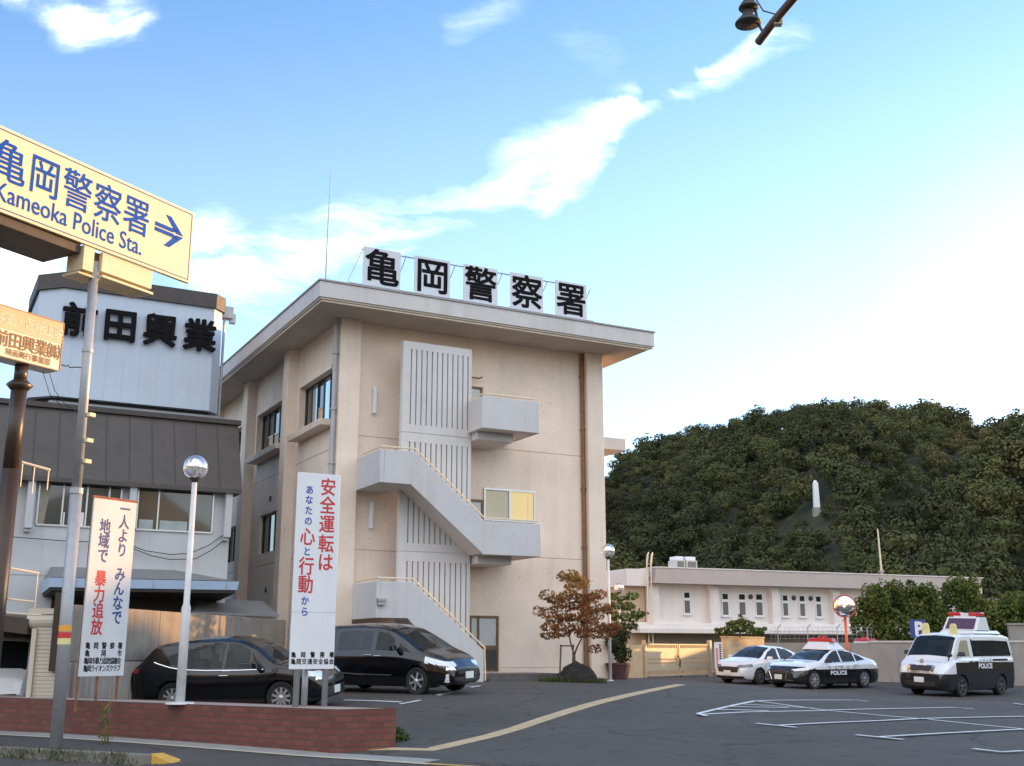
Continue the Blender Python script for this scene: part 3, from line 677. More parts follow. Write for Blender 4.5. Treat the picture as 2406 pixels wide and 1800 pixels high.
# roof: slab, drip lip, metal edge
r = MB(FS); r.box(-11.04, 1.8, -24, 2.0, 12.56, 13.08); r.box(-11.0, 1.76, -24, 1.96, 13.08, 13.095)
roof = build('roof', r, M['fascia'], ps, bevel=.012)
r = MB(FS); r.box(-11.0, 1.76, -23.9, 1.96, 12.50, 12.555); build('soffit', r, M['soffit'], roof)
r = MB(FS); r.box(-11.08, 1.84, 1.94, 2.04, 13.085, 13.14); r.box(-11.08, -10.98, -24, 1.93, 13.085, 13.14); r.box(1.74, 1.84, -24, 1.93, 13.085, 13.14); build('edge_trim', r, mat('grey_edge_trim', (.30, .28, .28), .5, .1, 4), roof)
r = MB(FS); r.box(-10.94, 1.7, 1.86, 1.9, 12.44, 12.5); r.box(-10.94, -10.9, -23.8, 1.84, 12.44, 12.5); build('drip_lip', r, M['facade'], roof)
# upper rear canopy seen past the right corner
r = MB(FS); r.box(.56, 4.2, -8.2, -3.6, 9.75, 10.25); build('side_canopy', r, M['fascia'], ps, bevel=.015)
# left windows with surrounds, frames, panes and sills
def left_window(t0, t1, z0, z1, panes, sill=True, surround=True):
    f = MB(FS); a = -9.42
    f.box(a-.05, a+.05, T(t0), T(t1), z0, z0+.05); f.box(a-.05, a+.05, T(t0), T(t1), z1-.05, z1)
    n = len(panes); 
    for i in range(n+1):
        t = t0+(t1-t0)*i/n; f.box(a-.06, a+.04, T(t-.03), T(t+.03), z0+.05, z1-.05)
    fr = build('window', f, M['darkmetal'], ps)
    for i, kind in enumerate(panes):
        ta, tb = t0+(t1-t0)*i/n+.035, t0+(t1-t0)*(i+1)/n-.035; zm = z0+(z1-z0)*.42
        if kind == 'sky':
            g = MB(FS); g.box(a-.03, a-.015, T(ta), T(tb), z0+.06, z1-.06); build('pane', g, M['sky_pane'], fr)
        elif kind == 'dark':
            g = MB(FS); g.box(a-.01, a+.01, T(ta), T(tb), z0+.06, z1-.06); build('pane', g, M['glass'], fr)
        else:
            g = MB(FS); g.box(a-.01, a+.01, T(ta), T(tb), zm+.03, z1-.06); build('pane', g, M['glass'], fr)
            g = MB(FS); g.box(a-.01, a+.01, T(ta), T(tb), z0+.06, zm-.03); build('pane', g, M['amber'], fr)
            g = MB(FS); g.box(a-.035, a-.01, T(ta), T(tb), zm-.025, zm+.025); build('transom', g, M['alu'], fr)
    if sill:
        g = MB(FS); g.hexa([(-10.05, T(t0-.12), z0-.24), (-9.58, T(t0-.12), z0-.24), (-9.58, T(t1+.12), z0-.24), (-10.05, T(t1+.12), z0-.24)], [(-10.1, T(t0-.15), z0-.05), (-9.58, T(t0-.15), z0-.01), (-9.58, T(t1+.15), z0-.01), (-10.1, T(t1+.15), z0-.05)])
        build('sill', g, M['facade'], ps, bevel=.01)
    if surround:
        g = MB(FS); g.box(-9.72, -9.602, T(t1), T(t1+.16), z0-.008, z1+.16); g.box(-9.72, -9.602, T(t0-.0), T(t1-.002), z1+.002, z1+.16); build('surround', g, M['facade'], ps, bevel=.01)
M['sky_pane'] = mat('reflecting_glass', (.55, .66, .75), .02, metal=.95)
left_window(.55, 3.95, 9.2, 10.93, ['amber', 'sky', 'amber', 'sky', 'dark'])
left_window(5.6, 9.5, 9.2, 10.93, ['amber', 'sky', 'amber', 'amber', 'dark'])
left_window(11.2, 15.2, 9.2, 10.93, ['dark', 'amber', 'dark', 'dark'])
left_window(.55, 3.6, 5.3, 6.8, ['dark', 'dark', 'amber', 'dark'], False, False)
left_window(5.5, 8.75, 5.3, 6.8, ['amber', 'dark', 'dark', 'dark'], False, False)
left_window(11.4, 14, 5.3, 6.8, ['dark', 'dark', 'dark'], False, False)
for t in (7.4, ):
    for z in (7.35, 3.9):
        v_ = MB(FS); v_.lathe([(.10, 0), (.10, -.05), (.06, -.06)], (-9.6, T(t), z), 12, 'x'); build('vent_cap', v_, M['darkmetal'], ps)
# downpipes
def pipe(a, b, z0, z1, r, m, brackets):
    p = MB(FS); p.tube([(a, b, z0), (a, b, z1)], r, 10); 
    for z in brackets: p.tube([(a, b, z-.03), (a, b, z+.03)], r*1.45, 10)
    build('downpipe', p, m, ps, smooth=False)
pipe(-9.80, .10, .7, 12.5, .075, M['pipe_grey'], (1.5, 3.6, 5.7, 7.6, 9.4, 11.3))
pipe(-9.86, -5.35, .7, 12.5, .07, M['pipe_grey'], (3.3, 5.2, 7.4, 9.3))
pipe(-9.86, -11.0, .7, 12.5, .07, M['pipe_grey'], (4.1, 7.4, 9.9))
pipe(-.17, .08, .75, 12.5, .07, M['pipe_rust'], (1.2, 3.2, 5.3, 7.4, 9.6, 11.6))
# slatted stair screen: ribs standing on a back slab, in three lifts
s = MB(FS); zl = [(.75, 4.70), (4.76, 8.57), (8.63, 11.7)]
for k, (z0, z1) in enumerate(zl):
    s.box(-7.86, -5.33, 1.10, 1.21, z0, z1); s.box(-7.86, -5.33, 1.212, 1.30, z0, z0+.26); s.box(-7.86, -5.33, 1.212, 1.30, z1-.26, z1)
    n = 12; a0, a1 = -7.56, -5.47; pitch = (a1-a0)/(n-1)
    edges = [-7.86]+[x for i in range(n) for x in (a0+i*pitch-.024, a0+i*pitch+.024)]+[-5.33]
    for i in range(0, len(edges), 2): s.box(edges[i], edges[i+1], 1.212, 1.30, z0+.262, z1-.262)
s.box(-7.85, -5.34, 1.12, 1.28, 4.70, 4.76); s.box(-7.85, -5.34, 1.12, 1.28, 8.57, 8.63)
build('slatted_screen', s, M['panel'], ps)
# outer stair flights and landings with solid parapets
def rail(pts, parent, r=.03):
    q = MB(FS); q.tube(pts, r, 8)
    for p0_, p1_ in zip(pts[:-1], pts[1:]):
        L = hypot(p1_[0]-p0_[0], p1_[1]-p0_[1], ) if False else sqrt(sum((x-y)**2 for x, y in zip(p0_, p1_))); n = max(1, int(L/.85))
        for i in range(n):
            t = (i+.3)/n; p = [x+(y-x)*t for x, y in zip(p0_, p1_)]; q.tube([(p[0], p[1], p[2]-.10), (p[0], p[1], p[2])], .012, 5)
    build('handrail', q, M['rail'], parent)
def flight(poly, side, slab, railpts, extra=None):
    m_ = MB(FS); m_.prism(poly, 2.25, 2.4); (zl0, zl1) = side
    m_.box(-9.0, -8.862, .302, 2.4, zl0, zl1)                       # left end of the landing
    m_.box(-8.86, -7.8, .01, 2.248, zl0+.02, zl0+.22)               # landing slab
    m_.prism(slab, 1.302, 2.248)
    if extra: extra(m_)
    o = build('stair_flight', m_, M['stair'], ps, bevel=.012)
    rail(railpts, o); return o
def bal2(m_):
    m_.box(-5.3, -3.302, .01, 2.248, 4.68, 4.9); m_.box(-3.44, -3.29, .01, 2.248, 4.66, 5.73); m_.box(-5.25, -4.0, .01, 1.7, 4.42, 4.675)
flight([(-8.86, 7.78), (-7.83, 7.78), (-5.36, 5.73), (-3.29, 5.73), (-3.29, 4.66), (-5.39, 4.66), (-7.96, 6.73), (-8.86, 6.73)], (6.73, 7.78),
       [(-7.9, 6.75), (-7.8, 6.96), (-5.3, 4.88), (-5.42, 4.69)], [(-8.93, .5, 7.88), (-8.93, 2.33, 7.88), (-7.8, 2.33, 7.88), (-5.33, 2.33, 5.83), (-3.36, 2.33, 5.83)], bal2)
def foot(m_):
    for i in range(6): m_.box(-7.6+i*.42, -7.6+i*.42+.418, 1.305, 2.245, .5, 2.35-i*.30)
flight([(-8.86, 3.72), (-7.83, 3.72), (-5.36, 1.67), (-5.36, .6), (-5.85, .6), (-7.97, 2.62), (-8.86, 2.62)], (2.62, 3.72),
       [(-7.9, 2.64), (-7.8, 2.85), (-5.6, .98), (-5.75, .72)], [(-8.93, .5, 3.82), (-8.93, 2.33, 3.82), (-7.8, 2.33, 3.82), (-5.3, 2.33, 1.76), (-5.27, 2.33, .75)])
inn = MB(FS)
for z in (2.84, 6.95): inn.prism([(-7.86, z-.2), (-7.86, z), (-5.3, z+1.9), (-5.3, z+1.7)], .05, 1.098)
build('inner_flight', inn, M['stair'], ps)
b3 = MB(FS); b3.box(-5.47, -3.3, 2.25, 2.4, 8.78, 9.85); b3.box(-5.47, -5.33, 1.302, 2.248, 8.78, 9.85); b3.box(-3.44, -3.3, .01, 2.248, 8.78, 9.85); b3.box(-5.46, -3.31, .01, 2.246, 8.80, 8.98); b3.box(-5.32, -3.95, .01, 1.75, 8.52, 8.795)
bo3 = build('balcony', b3, M['stair'], ps, bevel=.012)
rail([(-5.40, 1.4, 9.95), (-5.40, 2.33, 9.95), (-3.37, 2.33, 9.95)], bo3)
# doors, window, fittings on the front
def door(a0, a1, z0, z1, lo=False):
    d = MB(FS); d.box(a0, a0+.07, -.02, .06, z0, z1); d.box(a1-.07, a1, -.02, .06, z0, z1); d.box(a0+.07, a1-.07, -.02, .06, z1-.07, z1)
    d.box(a0+.07, a1-.07, .0, .04, z0, z0+.72); d.box(a0+.07, a1-.07, 0.0, .05, z0+.72, z0+.84); d.box(a0+.30, a0+.37, .0, .05, z0+.84, z1-.07)
    o = build('door', d, M['brown'], ps)
    g = MB(FS); g.box(a0+.08, a1-.08, .002, .012, z0+.84, z1-.08); build('door_glass', g, M['frost'], o)
    g = MB(FS); g.box(a0+.08, a1-.08, .041, .05, z0+.05, z0+.70); build('kick_panel', g, M['darkmetal'], o)
    g = MB(FS); g.tube([(a1-.14, .09, z0+.95), (a1-.14, .09, z0+1.1)], .012, 6); build('handle', g, M['alu'], o)
door(-4.72, -3.62, 1.0, 2.82); door(-5.28, -4.22, 4.9, 6.75); door(-5.28, -4.28, 9.0, 10.75)
l_ = MB(FS); l_.tube([(-5.3, .22, 11.02), (-4.5, .22, 11.02), (-4.38, .22, 11.08)], .03, 6); l_.tube([(-4.9, 0, 11.02), (-4.9, .22, 11.02)], .02, 6); build('lamp_arm', l_, M['pipe_rust'], ps)
f = MB(FS); a0, a1, z0, z1 = -4.21, -2.17, 6.05, 7.18
for bx in ((a0, a1, z0, z0+.06), (a0, a1, z1-.06, z1), (a0, a0+.06, z0+.06, z1-.06), (a1-.06, a1, z0+.06, z1-.06), ((a0+a1)/2-.04, (a0+a1)/2+.04, z0+.06, z1-.06)): f.box(bx[0], bx[1], -.02, .07, bx[2], bx[3])
wf = build('window', f, M['alu'], ps)
g = MB(FS); g.box(a0+.06, (a0+a1)/2-.04, .002, .02, z0+.06, z1-.06); build('pane', g, mat('frosted_warm_glass', (.55, .50, .36), .35, .1, 1.2), wf)
lit = bpy.data.materials.new('lit_window'); lit.use_nodes = True; lb = lit.node_tree.nodes['Principled BSDF']; lb.inputs['Base Color'].default_value = (.42, .34, .17, 1); lb.inputs['Emission Color'].default_value = (1, .74, .30, 1); lb.inputs['Emission Strength'].default_value = .15; lb.inputs['Roughness'].default_value = .3
g = MB(FS); g.box((a0+a1)/2+.04, a1-.06, .002, .02, z0+.06, z1-.06); build('pane', g, lit, wf); g = MB(FS); g.box(a1-.30, a1-.27, .021, .024, z0+.08, z1-.18); build('blind_edge', g, M['rail'], wf)
for z in (9.45, 5.6):
    l_ = MB(FS); l_.box(-8.43, -8.27, .0, .03, z-.12, z+.88); l_.tube([(-8.35, .09, z-.05), (-8.35, .09, z+.82)], .075, 10); build('wall_lamp', l_, M['white_panel'], ps, bevel=.005)
c_ = MB(FS); c_.box(-.62, -.42, .0, .05, 4.02, 4.18); c_.tube([(-.52, .05, 4.1), (-.52, .3, 4.06)], .05, 8); c_.tube([(-.8, .12, 4.1), (-.62, .3, 4.05)], .05, 8); build('security_camera', c_, M['darkmetal'], ps)
c_ = MB(FS); c_.box(-8.98, -8.74, 2.402, 2.52, 3.0, 3.12); c_.box(-9.0, -8.72, 2.402, 2.56, 3.12, 3.2); build('junction_box', c_, M['galv'], ps)
st = MB(FS); st.box(-5.2, -2.4, .32, 2.1, .5, .95); st.box(-5.2, -2.3, 2.102, 2.5, .5, .83); build('door_step', st, mat('dark_stone_step', (.10, .095, .09), .8, .2, 4), ps, bevel=.01)
# aerial on the roof
am = thing('aerial_mast', 'thin whip aerial rising from the corner of the flat roof', 'aerial', FS(-10.6, 1.2, 13.1))
q = MB(FS); q.tube([(-10.6, 1.2, 13.09), (-10.6, 1.2, 14.8), (-10.58, 1.2, 17.3)], [.03, .022, .008], 6); build('rod', q, M['galv'], am)
q = MB(FS); q.box(-10.7, -10.5, 1.1, 1.3, 13.096, 13.2); build('base_plate', q, M['galv'], am)
# roof sign
rs = thing('rooftop_sign', 'row of five white square panels with black characters on a roof frame', 'roof sign', FS(-5.2, 1.4, 13.1))
for k, ch in enumerate('亀岡警察署'):
    a0 = -9.47+1.825*k; q = MB(FS); q.box(a0, a0+1.32, 1.56, 1.6, 13.31, 14.64); pn = build('panel', q, M['roof_panel'], rs, bevel=.006)
    t_ = MB(FS); text_cells(t_, [(ch, a0+.66, 13.975, 1.06, 1.06)], bold=.024, b=1.606, layers=10); build('lettering', t_, M['black_paint'], pn, fix=False)
q = MB(FS); q.tube([(-9.5, 1.5, 14.56), (-.85, 1.5, 14.56)], .022, 6); q.tube([(-9.9, 1.5, 13.34), (-.5, 1.5, 13.34)], .02, 6); q.tube([(-9.95, 1.5, 13.14), (-.45, 1.5, 13.14)], .02, 6)
for k in range(48): q.tube([(-9.9+k*.2, 1.5, 13.14), (-9.9+k*.2, 1.5, 13.34)], .010, 4)
for k in range(5):
    a0 = -9.47+1.825*k
    for a in (a0+.2, a0+1.12): q.tube([(a, 1.5, 13.09), (a, 1.5, 14.6)], .022, 6)
    q.tube([(a0+1.55, 1.5, 14.56), (a0+1.35, .4, 13.1)], .016, 5)
q.tube([(-9.47, 1.5, 14.56), (-9.95, 1.0, 13.1)], .012, 5); q.tube([(-10.1, 1.5, 13.14), (-9.9, 1.5, 13.34)], .016, 5)
build('frame', q, M['galv'], rs)
# ================================================================ CINEMA COMPANY BUILDING
mb_ = thing('company_building', 'brown and white two storey company building with a pale blue tower and black characters', 'building', FS(-15.5, -6, .3))
w = MB(FS); w.box(-27, -12.3, -14, -2.62, .1, 6.9)
w.box(-27, -18.3, -2.62, -2.6, 5.4, 6.9); w.box(-15.8, -15.32, -2.62, -2.6, 5.4, 6.9); w.box(-12.88, -12.3, -2.62, -2.6, 5.4, 6.9); w.box(-27, -12.3, -2.62, -2.6, 3.9, 5.4)
for k in range(14): w.box(-26.4+k*1.05, -26.385+k*1.05, -2.6, -2.592, 3.9, 5.4)
build('wall', w, M['mwall'], mb_)
w = MB(FS); w.box(-17.6, -12.6, -2.62, -2.58, .1, 3.5); build('entrance_shade', w, M['dark'], mb_)  # dark sheet standing in for the deep shade under the canopy
w = MB(FS); w.prism([(-2.15, 6.72), (-2.15, 6.86), (-3.15, 9.24), (-3.9, 9.30), (-13.9, 9.3), (-13.9, 6.72)], -27, -12.08, 'bc'); mans = build('mansard_roof', w, M['mansard'], mb_)
w = MB(FS)
for k in range(20):
    a = -26.4+k*.715
    w.add([(a-.012, -2.13, 6.88), (a+.012, -2.13, 6.88), (a+.012, -3.12, 9.22), (a-.012, -3.12, 9.22)], [(0, 1, 2, 3)])
sm = build('seam', w, M['tower_band'], mans, fix=False); sm['kind'] = 'stuff'
w = MB(FS); w.box(-27, -12.0, -3.3, -3.02, 9.2, 9.36); build('roof_edge', w, M['tower_band'], mans)
w = MB(FS); w.hexa([(-18.3, -3.3, 9.3), (-11.95, -3.3, 9.3), (-11.95, -8.4, 9.3), (-18.3, -8.4, 9.3)], [(-18.05, -4.4, 9.72), (-12.5, -4.4, 9.72), (-12.5, -8.2, 9.72), (-18.05, -8.2, 9.72)]); build('tower_skirt', w, M['canopy_top'], mb_)
def tower_poly(e): return [(-17.91-e*.4, -4.5+e), (-12.83+e*.4, -4.5+e), (-12.46+e, -4.87+e*.4), (-12.46+e, -8.3), (-18.62-e, -8.3), (-18.62-e, -5.2+e*.4)]
def tower_mesh(poly, z0, z1, flare=0.0):
    w = MB(FS); n = len(poly); ca, cb = -15.5, -6.4
    lo = [(a+(a-ca)*flare, b, z0) for a, b in poly]; w.add(lo+[(a, b, z1) for a, b in poly], [tuple(range(n)), tuple(range(2*n-1, n-1, -1))]+[(i, (i+1) % n, (i+1) % n+n, i+n) for i in range(n)]); return w
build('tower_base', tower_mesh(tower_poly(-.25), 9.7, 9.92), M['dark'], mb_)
tw = tower_mesh(tower_poly(0), 9.9, 13.68, .012)
tw = build('tower', tw, M['tower'], mb_)
w = MB(FS)
for k in range(9): a = -17.5+k*.56; w.box(a, a+.012, -4.502, -4.494, 9.95, 13.66)
s_ = build('seam', w, mat('siding_joint', (.52, .54, .58), .6), tw); s_['kind'] = 'stuff'
build('tower_parapet', tower_mesh(tower_poly(.10), 13.66, 14.20), M['tower_band'], mb_)
w = MB(FS); w.box(-12.42, -12.02, -5.4, -5.0, 13.55, 13.98); w.box(-12.1, -11.9, -5.3, -5.1, 13.4, 13.75); w.tube([(-12.3, -5.15, 13.5), (-12.3, -5.15, 9.4)], .05, 8); build('roof_gutter', w, M['galv'], mb_)
for ch, ca in zip('前田興業', (-17.35, -16.03, -14.68, -13.31)):
    t_ = MB(FS); text_cells(t_, [(ch, ca, 12.55, .98, 1.0)], bold=.034, ex=.10, b=-4.42, layers=12); build('letter', t_, M['black_paint'], tw, fix=False)
for (a0, a1, divs) in ((-18.25, -15.82, (.0, .29, .58, .85, 1.0)), (-15.3, -12.9, (.0, .27, .72, 1.0))):
    f = MB(FS); z0, z1 = 5.45, 6.72
    f.box(a0, a1, -2.62, -2.54, z0-.05, z0); f.box(a0, a1, -2.62, -2.56, z1, z1+.04)
    for d_ in divs: x = a0+(a1-a0)*d_; f.box(x-.025, x+.025, -2.61, -2.55, z0, z1)
    fr = build('window', f, M['alu'], mb_)
    for i in range(len(divs)-1):
        x0, x1 = a0+(a1-a0)*divs[i]+.03, a0+(a1-a0)*divs[i+1]-.03
        g = MB(FS); g.box(x0, x1, -2.60, -2.585, z0, z1); build('pane', g, M['win_mid'] if 'win_mid' in M else M.setdefault('win_mid', mat_glass('grey_window_glass', (.06, .062, .06), .05, .7)), fr)
        if (a0 < -18 and i == 0): g = MB(FS); g.prism([(x0, z0), (x0+.18, z0), (x0+.3, z1), (x0, z1)], -2.583, -2.578); build('curtain', g, mat('pale_curtain', (.30, .27, .22), .9, .1, 4), fr)
        if a0 > -16 and i in (0, 1): g = MB(FS); g.box(x0+.05, x1-.1, -2.583, -2.578, z0, z0+.30); build('paper_stack', g, mat('pale_papers', (.36, .41, .42), .8, .15, 3), fr)
        if a0 < -18 and i == 1: g = MB(FS); g.box(x0+.02, x0+.06, -2.583, -2.578, z0, z0+.4); g.box(x1-.30, x1-.02, -2.583, -2.578, z0, z0+.42); build('poster', g, M['white_panel'], fr)
for a in (-18.5, -15.5, -12.45):
    p = MB(FS); p.box(a-.11, a+.11, -2.6, -2.25, 5.28, 6.8); p.box(a-.09, a+.09, -2.6, -2.35, 5.18, 5.279); build('fin', p, M['mwall'], mb_, bevel=.01)
c = MB(FS); c.hexa([(-17.9, -.65, 3.45), (-12.45, -.65, 3.50), (-12.45, -2.6, 3.35), (-17.9, -2.6, 3.35)], [(-17.95, -.6, 3.72), (-12.4, -.6, 3.76), (-12.4, -2.6, 3.79), (-17.95, -2.6, 3.72)])
cn = build('canopy', c, M['canopy'], mb_)
for k in range(5):
    c = MB(FS); c.box(-17.2+k*1.1, -17.19+k*1.1, -.64, -.59, 3.5, 3.74); build('panel_joint', c, M['galv'], cn)
c = MB(FS); c.hexa([(-17.9, -.66, 3.74), (-12.5, -.66, 3.78), (-12.5, -2.6, 3.80), (-17.9, -2.6, 3.74)], [(-17.7, -2.2, 4.14), (-14.1, -2.2, 4.16), (-14.1, -2.6, 4.18), (-17.7, -2.6, 4.16)]); build('canopy_roof', c, M['canopy_top'], mb_)
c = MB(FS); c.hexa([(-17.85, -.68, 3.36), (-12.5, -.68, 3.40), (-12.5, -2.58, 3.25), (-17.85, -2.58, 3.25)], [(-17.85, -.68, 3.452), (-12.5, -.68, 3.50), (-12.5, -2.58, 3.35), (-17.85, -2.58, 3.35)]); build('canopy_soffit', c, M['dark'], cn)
c = MB(FS); c.hexa([(-13.8, -1.2, 2.78), (-10.9, -1.2, 2.72), (-10.9, -3.2, 2.95), (-13.8, -3.2, 2.95)], [(-13.6, -1.2, 2.84), (-10.9, -1.2, 2.78), (-10.9, -3.2, 3.3), (-13.0, -3.2, 3.35)]); build('side_awning', c, M['canopy_top'], mb_)
# cable runs on its wall
cb_ = thing('wall_cable', 'two slack black cables looped across the white wall of the company building', 'cable', FS(-14.5, -2.4, 4.6))
for k, pts in enumerate(([(-15.6, 4.95), (-15.0, 4.75), (-14.2, 4.66), (-13.6, 4.72), (-13.0, 5.0), (-12.5, 5.4)], [(-15.5, 4.85), (-14.8, 4.6), (-14.2, 4.50), (-13.4, 4.55), (-12.9, 4.85), (-12.5, 5.2)], [(-18.9, 5.0), (-17.5, 4.95), (-15.7, 4.95)])):
    q = MB(FS); q.tube([(a, -2.4, z) for a, z in pts], .014, 5); build('cable', q, M['wire'], cb_)
q = MB(FS); q.tube([(-15.65, -2.6, 5.05), (-15.6, -2.4, 4.95)], .02, 5); q.tube([(-15.6, -2.4, 4.95), (-15.5, -2.35, 4.78), (-15.4, -2.4, 4.88)], .03, 5); build('bracket', q, M['wire'], cb_)

# ================================================================ BOUNDARY WALL, CORRUGATED FENCE, SHUTTER GATE
WA, WB = np.array([-9.4, 24.16, 0]), np.array([-7.14, 36.3, 0]); WD = (WB-WA)/np.linalg.norm(WB-WA); WN = np.array([WD[1], -WD[0], 0]); WL = np.linalg.norm(WB-WA)
FW = Frame(WA, WD, WN)
bw = MB(FW)
for k in range(6): bw.box(k*WL/6+.006, (k+1)*WL/6-.006, -.14, 0, 1.42, 2.6)
bw.box(0.02, WL-.02, -.12, -.02, 0, 2.58); bwo = build('boundary_wall', bw, M['conc'], None, loc=tuple(WA), label='tall stained concrete wall between the car park and the company building', cat='wall', bevel=.012)
cf = MB(FW); n = 230; P = []
for i in range(n+1):
    t = i/n*7.0; P.append((t, .05+.032*sin(t*2*pi/.105), 0))
cf.add([(a, b, .12) for a, b, _ in P]+[(a, b, 1.40) for a, b, _ in P], [(i, i+1, n+1+i+1, n+1+i) for i in range(n)])
build('corrugated_fence', cf, M['corr'], None, loc=tuple(WA), label='rust streaked corrugated sheet fence below the concrete wall', cat='fence', fix=False)
fp = MB(FW); fp.tube([(WL+.12, .1, .5), (WL+.12, .1, 2.5)], .05, 8); build('fence_post', fp, M['pipe_grey'], None, loc=tuple(FW(WL, .1, .5)), label='grey pipe post at the far end of the concrete wall', cat='post')
sg_ = thing('shutter_gate', 'cream roller shutter with a round housing and dark brown board beside the white van', 'shutter', (-9.9, 24.5, .2))
q = MB()
for k in range(24): q.box(-10.12, -9.62, 24.5, 24.52+.012*(k % 2), .25+k*.079, .25+k*.079+.072)
build('slats', q, M['shutter'], sg_)
q = MB(); q.lathe([(.20, 0), (.20, .75)], (-10.33, 24.62, 2.28), 18, 'x'); q.box(-10.3, -9.62, 24.42, 24.8, 2.4, 2.52); build('housing', q, M['shutter'], sg_, smooth=False)
q = MB(); q.box(-10.2, -10.10, 24.44, 24.6, .15, 2.1); build('guide_rail', q, M['shutter'], sg_)
q = MB(); q.box(-9.74, -9.46, 24.36, 24.46, 1.22, 2.85); build('board', q, mat('dark_brown_board', (.055, .032, .024), .7, .15, 4), sg_)
gc = thing('garage_canopy', 'dark brown slanting canopy over the white van at the left edge', 'canopy', (-11.6, 25.4, 2.2))
q = MB(); q.hexa([(-12.8, 24.4, 2.28), (-10.28, 24.4, 1.98), (-10.28, 28, 1.98), (-12.8, 28, 2.28)], [(-12.8, 24.4, 2.62), (-10.28, 24.4, 2.30), (-10.28, 28, 2.30), (-12.8, 28, 2.62)]); build('canopy_roof', q, M['sign_back'], gc)
q = MB(); q.tube([(-12.6, 27.8, .2), (-12.6, 27.8, 2.3)], .06, 8); q.tube([(-10.4, 27.8, .2), (-10.4, 27.8, 2.0)], .06, 8); build('post', q, M['sign_back'], gc)
q = MB(); q.box(-12.8, -10.45, 27.4, 27.45, .15, 2.2); build('back_panel', q, mat('dark_garage_back', (.06, .055, .05), .9), gc)

# ================================================================ BRICK PLANTER
PE = np.array([-1.935, 19.55, 0])                 # right end of its end face
wall_top = .70
bm = bmesh.new(); 
def brick_face(p, q, zl0, zl1, zt0, zt1, u0):
    L = np.linalg.norm(q-p); vs = [bm.verts.new((p[0], p[1], zl0)), bm.verts.new((q[0], q[1], zl1)), bm.verts.new((q[0], q[1], zt1)), bm.verts.new((p[0], p[1], zt0))]
    f = bm.faces.new(vs); uvl = bm.loops.layers.uv.verify()
    for lp, uv in zip(f.loops, ((u0, 0), (u0+L, 0), (u0+L, zt1), (u0, zt0))): lp[uvl].uv = uv
PL_ = PC+PD*16
PB0, PB1 = PE, PE+PD*15.2
brick_face(PL_, PC, -.3, -.3, wall_top, wall_top, 0); brick_face(PC, PE, -.3, -.3, wall_top, wall_top, .3); brick_face(PE, PB1, -.3, -.3, wall_top, wall_top, .1); brick_face(PB1, PL_, -.3, -.3, wall_top, wall_top, .1)
me = bpy.data.meshes.new('brick_planter'); bm.to_mesh(me); bm.free(); me.materials.append(M['brick'])
pl = bpy.data.objects.new('brick_planter', me); COL.objects.link(pl); tag(pl, 'long low red brick planter wall carrying the upright signs and lamp', 'planter'); ORIG[pl.name] = np.zeros(3)
q = MB(); ins = lambda p: p
q.add([tuple(PL_+np.array([0, 0, .69])), tuple(PC+np.array([0, 0, .69])), tuple(PE+np.array([0, 0, .69])), tuple(PB1+np.array([0, 0, .69]))], [(0, 1, 2, 3)]); build('planter_top', q, M['coping'], pl, fix=False)
FP = Frame(PC, PD, PN)

# ================================================================ SIGNS
def board_frame(base, ang): d = hd(ang); n = np.array([d[1], -d[0], 0]); return Frame(base, d, n)
# direction sign
SB = (-7.88, 19.9, 0); F1 = board_frame(SB, 29.4)
ds = thing('direction_sign', 'large cream road sign with blue characters and arrow on a tall grey pole', 'road sign', SB)
q = MB(F1); q.tube([(.083, .148, -.1), (.06, .11, 4.4)], .105, 16); q.tube([(.06, .11, 4.4), (.04, .07, 8.7)], .085, 16); pole = build('pole', q, M['galv'], ds, smooth=True)
q = MB(F1); q.tube([(.06, .11, 4.35), (.06, .11, 4.45)], .115, 16); q.tube([(.048, .085, 6.95), (.048, .085, 7.0)], .098, 16); build('collar', q, M['galv'], pole)
for z, m in ((2.02, M['ysign2'] if 'ysign2' in M else M.setdefault('ysign2', mat('orange_reflective_band', (.75, .36, .04), .5))), (1.90, M['red']), (1.80, M['ysign'])):
    q = MB(F1); q.tube([(.073, .131, z-.06), (.073, .131, z+.045)], .109, 16); build('reflective_band', q, m, pole)
for z in (5.28, 4.9, 5.75):
    q = MB(F1); q.box(.07, .20, .17, .27, z, z+.07); build('fitting', q, M['lamp_housing'], pole)
q = MB(F1); q.box(-2.62, 2.25, .17, .25, 8.90, 10.43); bd = build('board', q, M['cream'], ds, bevel=.01)
q = MB(F1); e = .035
q.box(-2.56, 2.20, .251, .254, 8.955, 8.975); q.box(-2.56, 2.20, .251, .254, 10.355, 10.375); q.box(2.185, 2.205, .251, .254, 8.976, 10.354); q.box(-2.565, -2.545, .251, .254, 8.976, 10.354); build('border', q, M['navy'], bd)
q = MB(F1); text_cells(q, [(ch, a, 9.83, .56, .66) for ch, a in zip('亀岡警察署', (-2.05, -1.34, -.63, .07, .77))], bold=.010, b=.256); build('lettering', q, M['blue'], bd, fix=False)
q = MB(F1); text_line(q, 'Kameoka Police Sta.', -.66, 9.26, 3.22, .34, bold=.003, b=.256); build('lettering', q, M['blue'], bd, fix=False)
q = MB(F1)
for poly in ([(1.24, 9.82), (1.24, 9.90), (1.86, 9.90), (1.72, 9.82)], [(1.24, 9.71), (1.24, 9.79), (1.72, 9.79), (1.86, 9.71)],
             [(1.50, 10.13), (1.64, 10.13), (1.99, 9.82), (1.80, 9.82)], [(1.50, 9.48), (1.64, 9.48), (1.99, 9.79), (1.80, 9.79)]): q.prism(poly, .256, .2595)
build('arrow', q, M['blue'], bd)
q = MB(F1); q.box(-2.62, -.38, -.85, .165, 8.72, 10.2); build('cabinet', q, M['sign_back'], ds, bevel=.01)
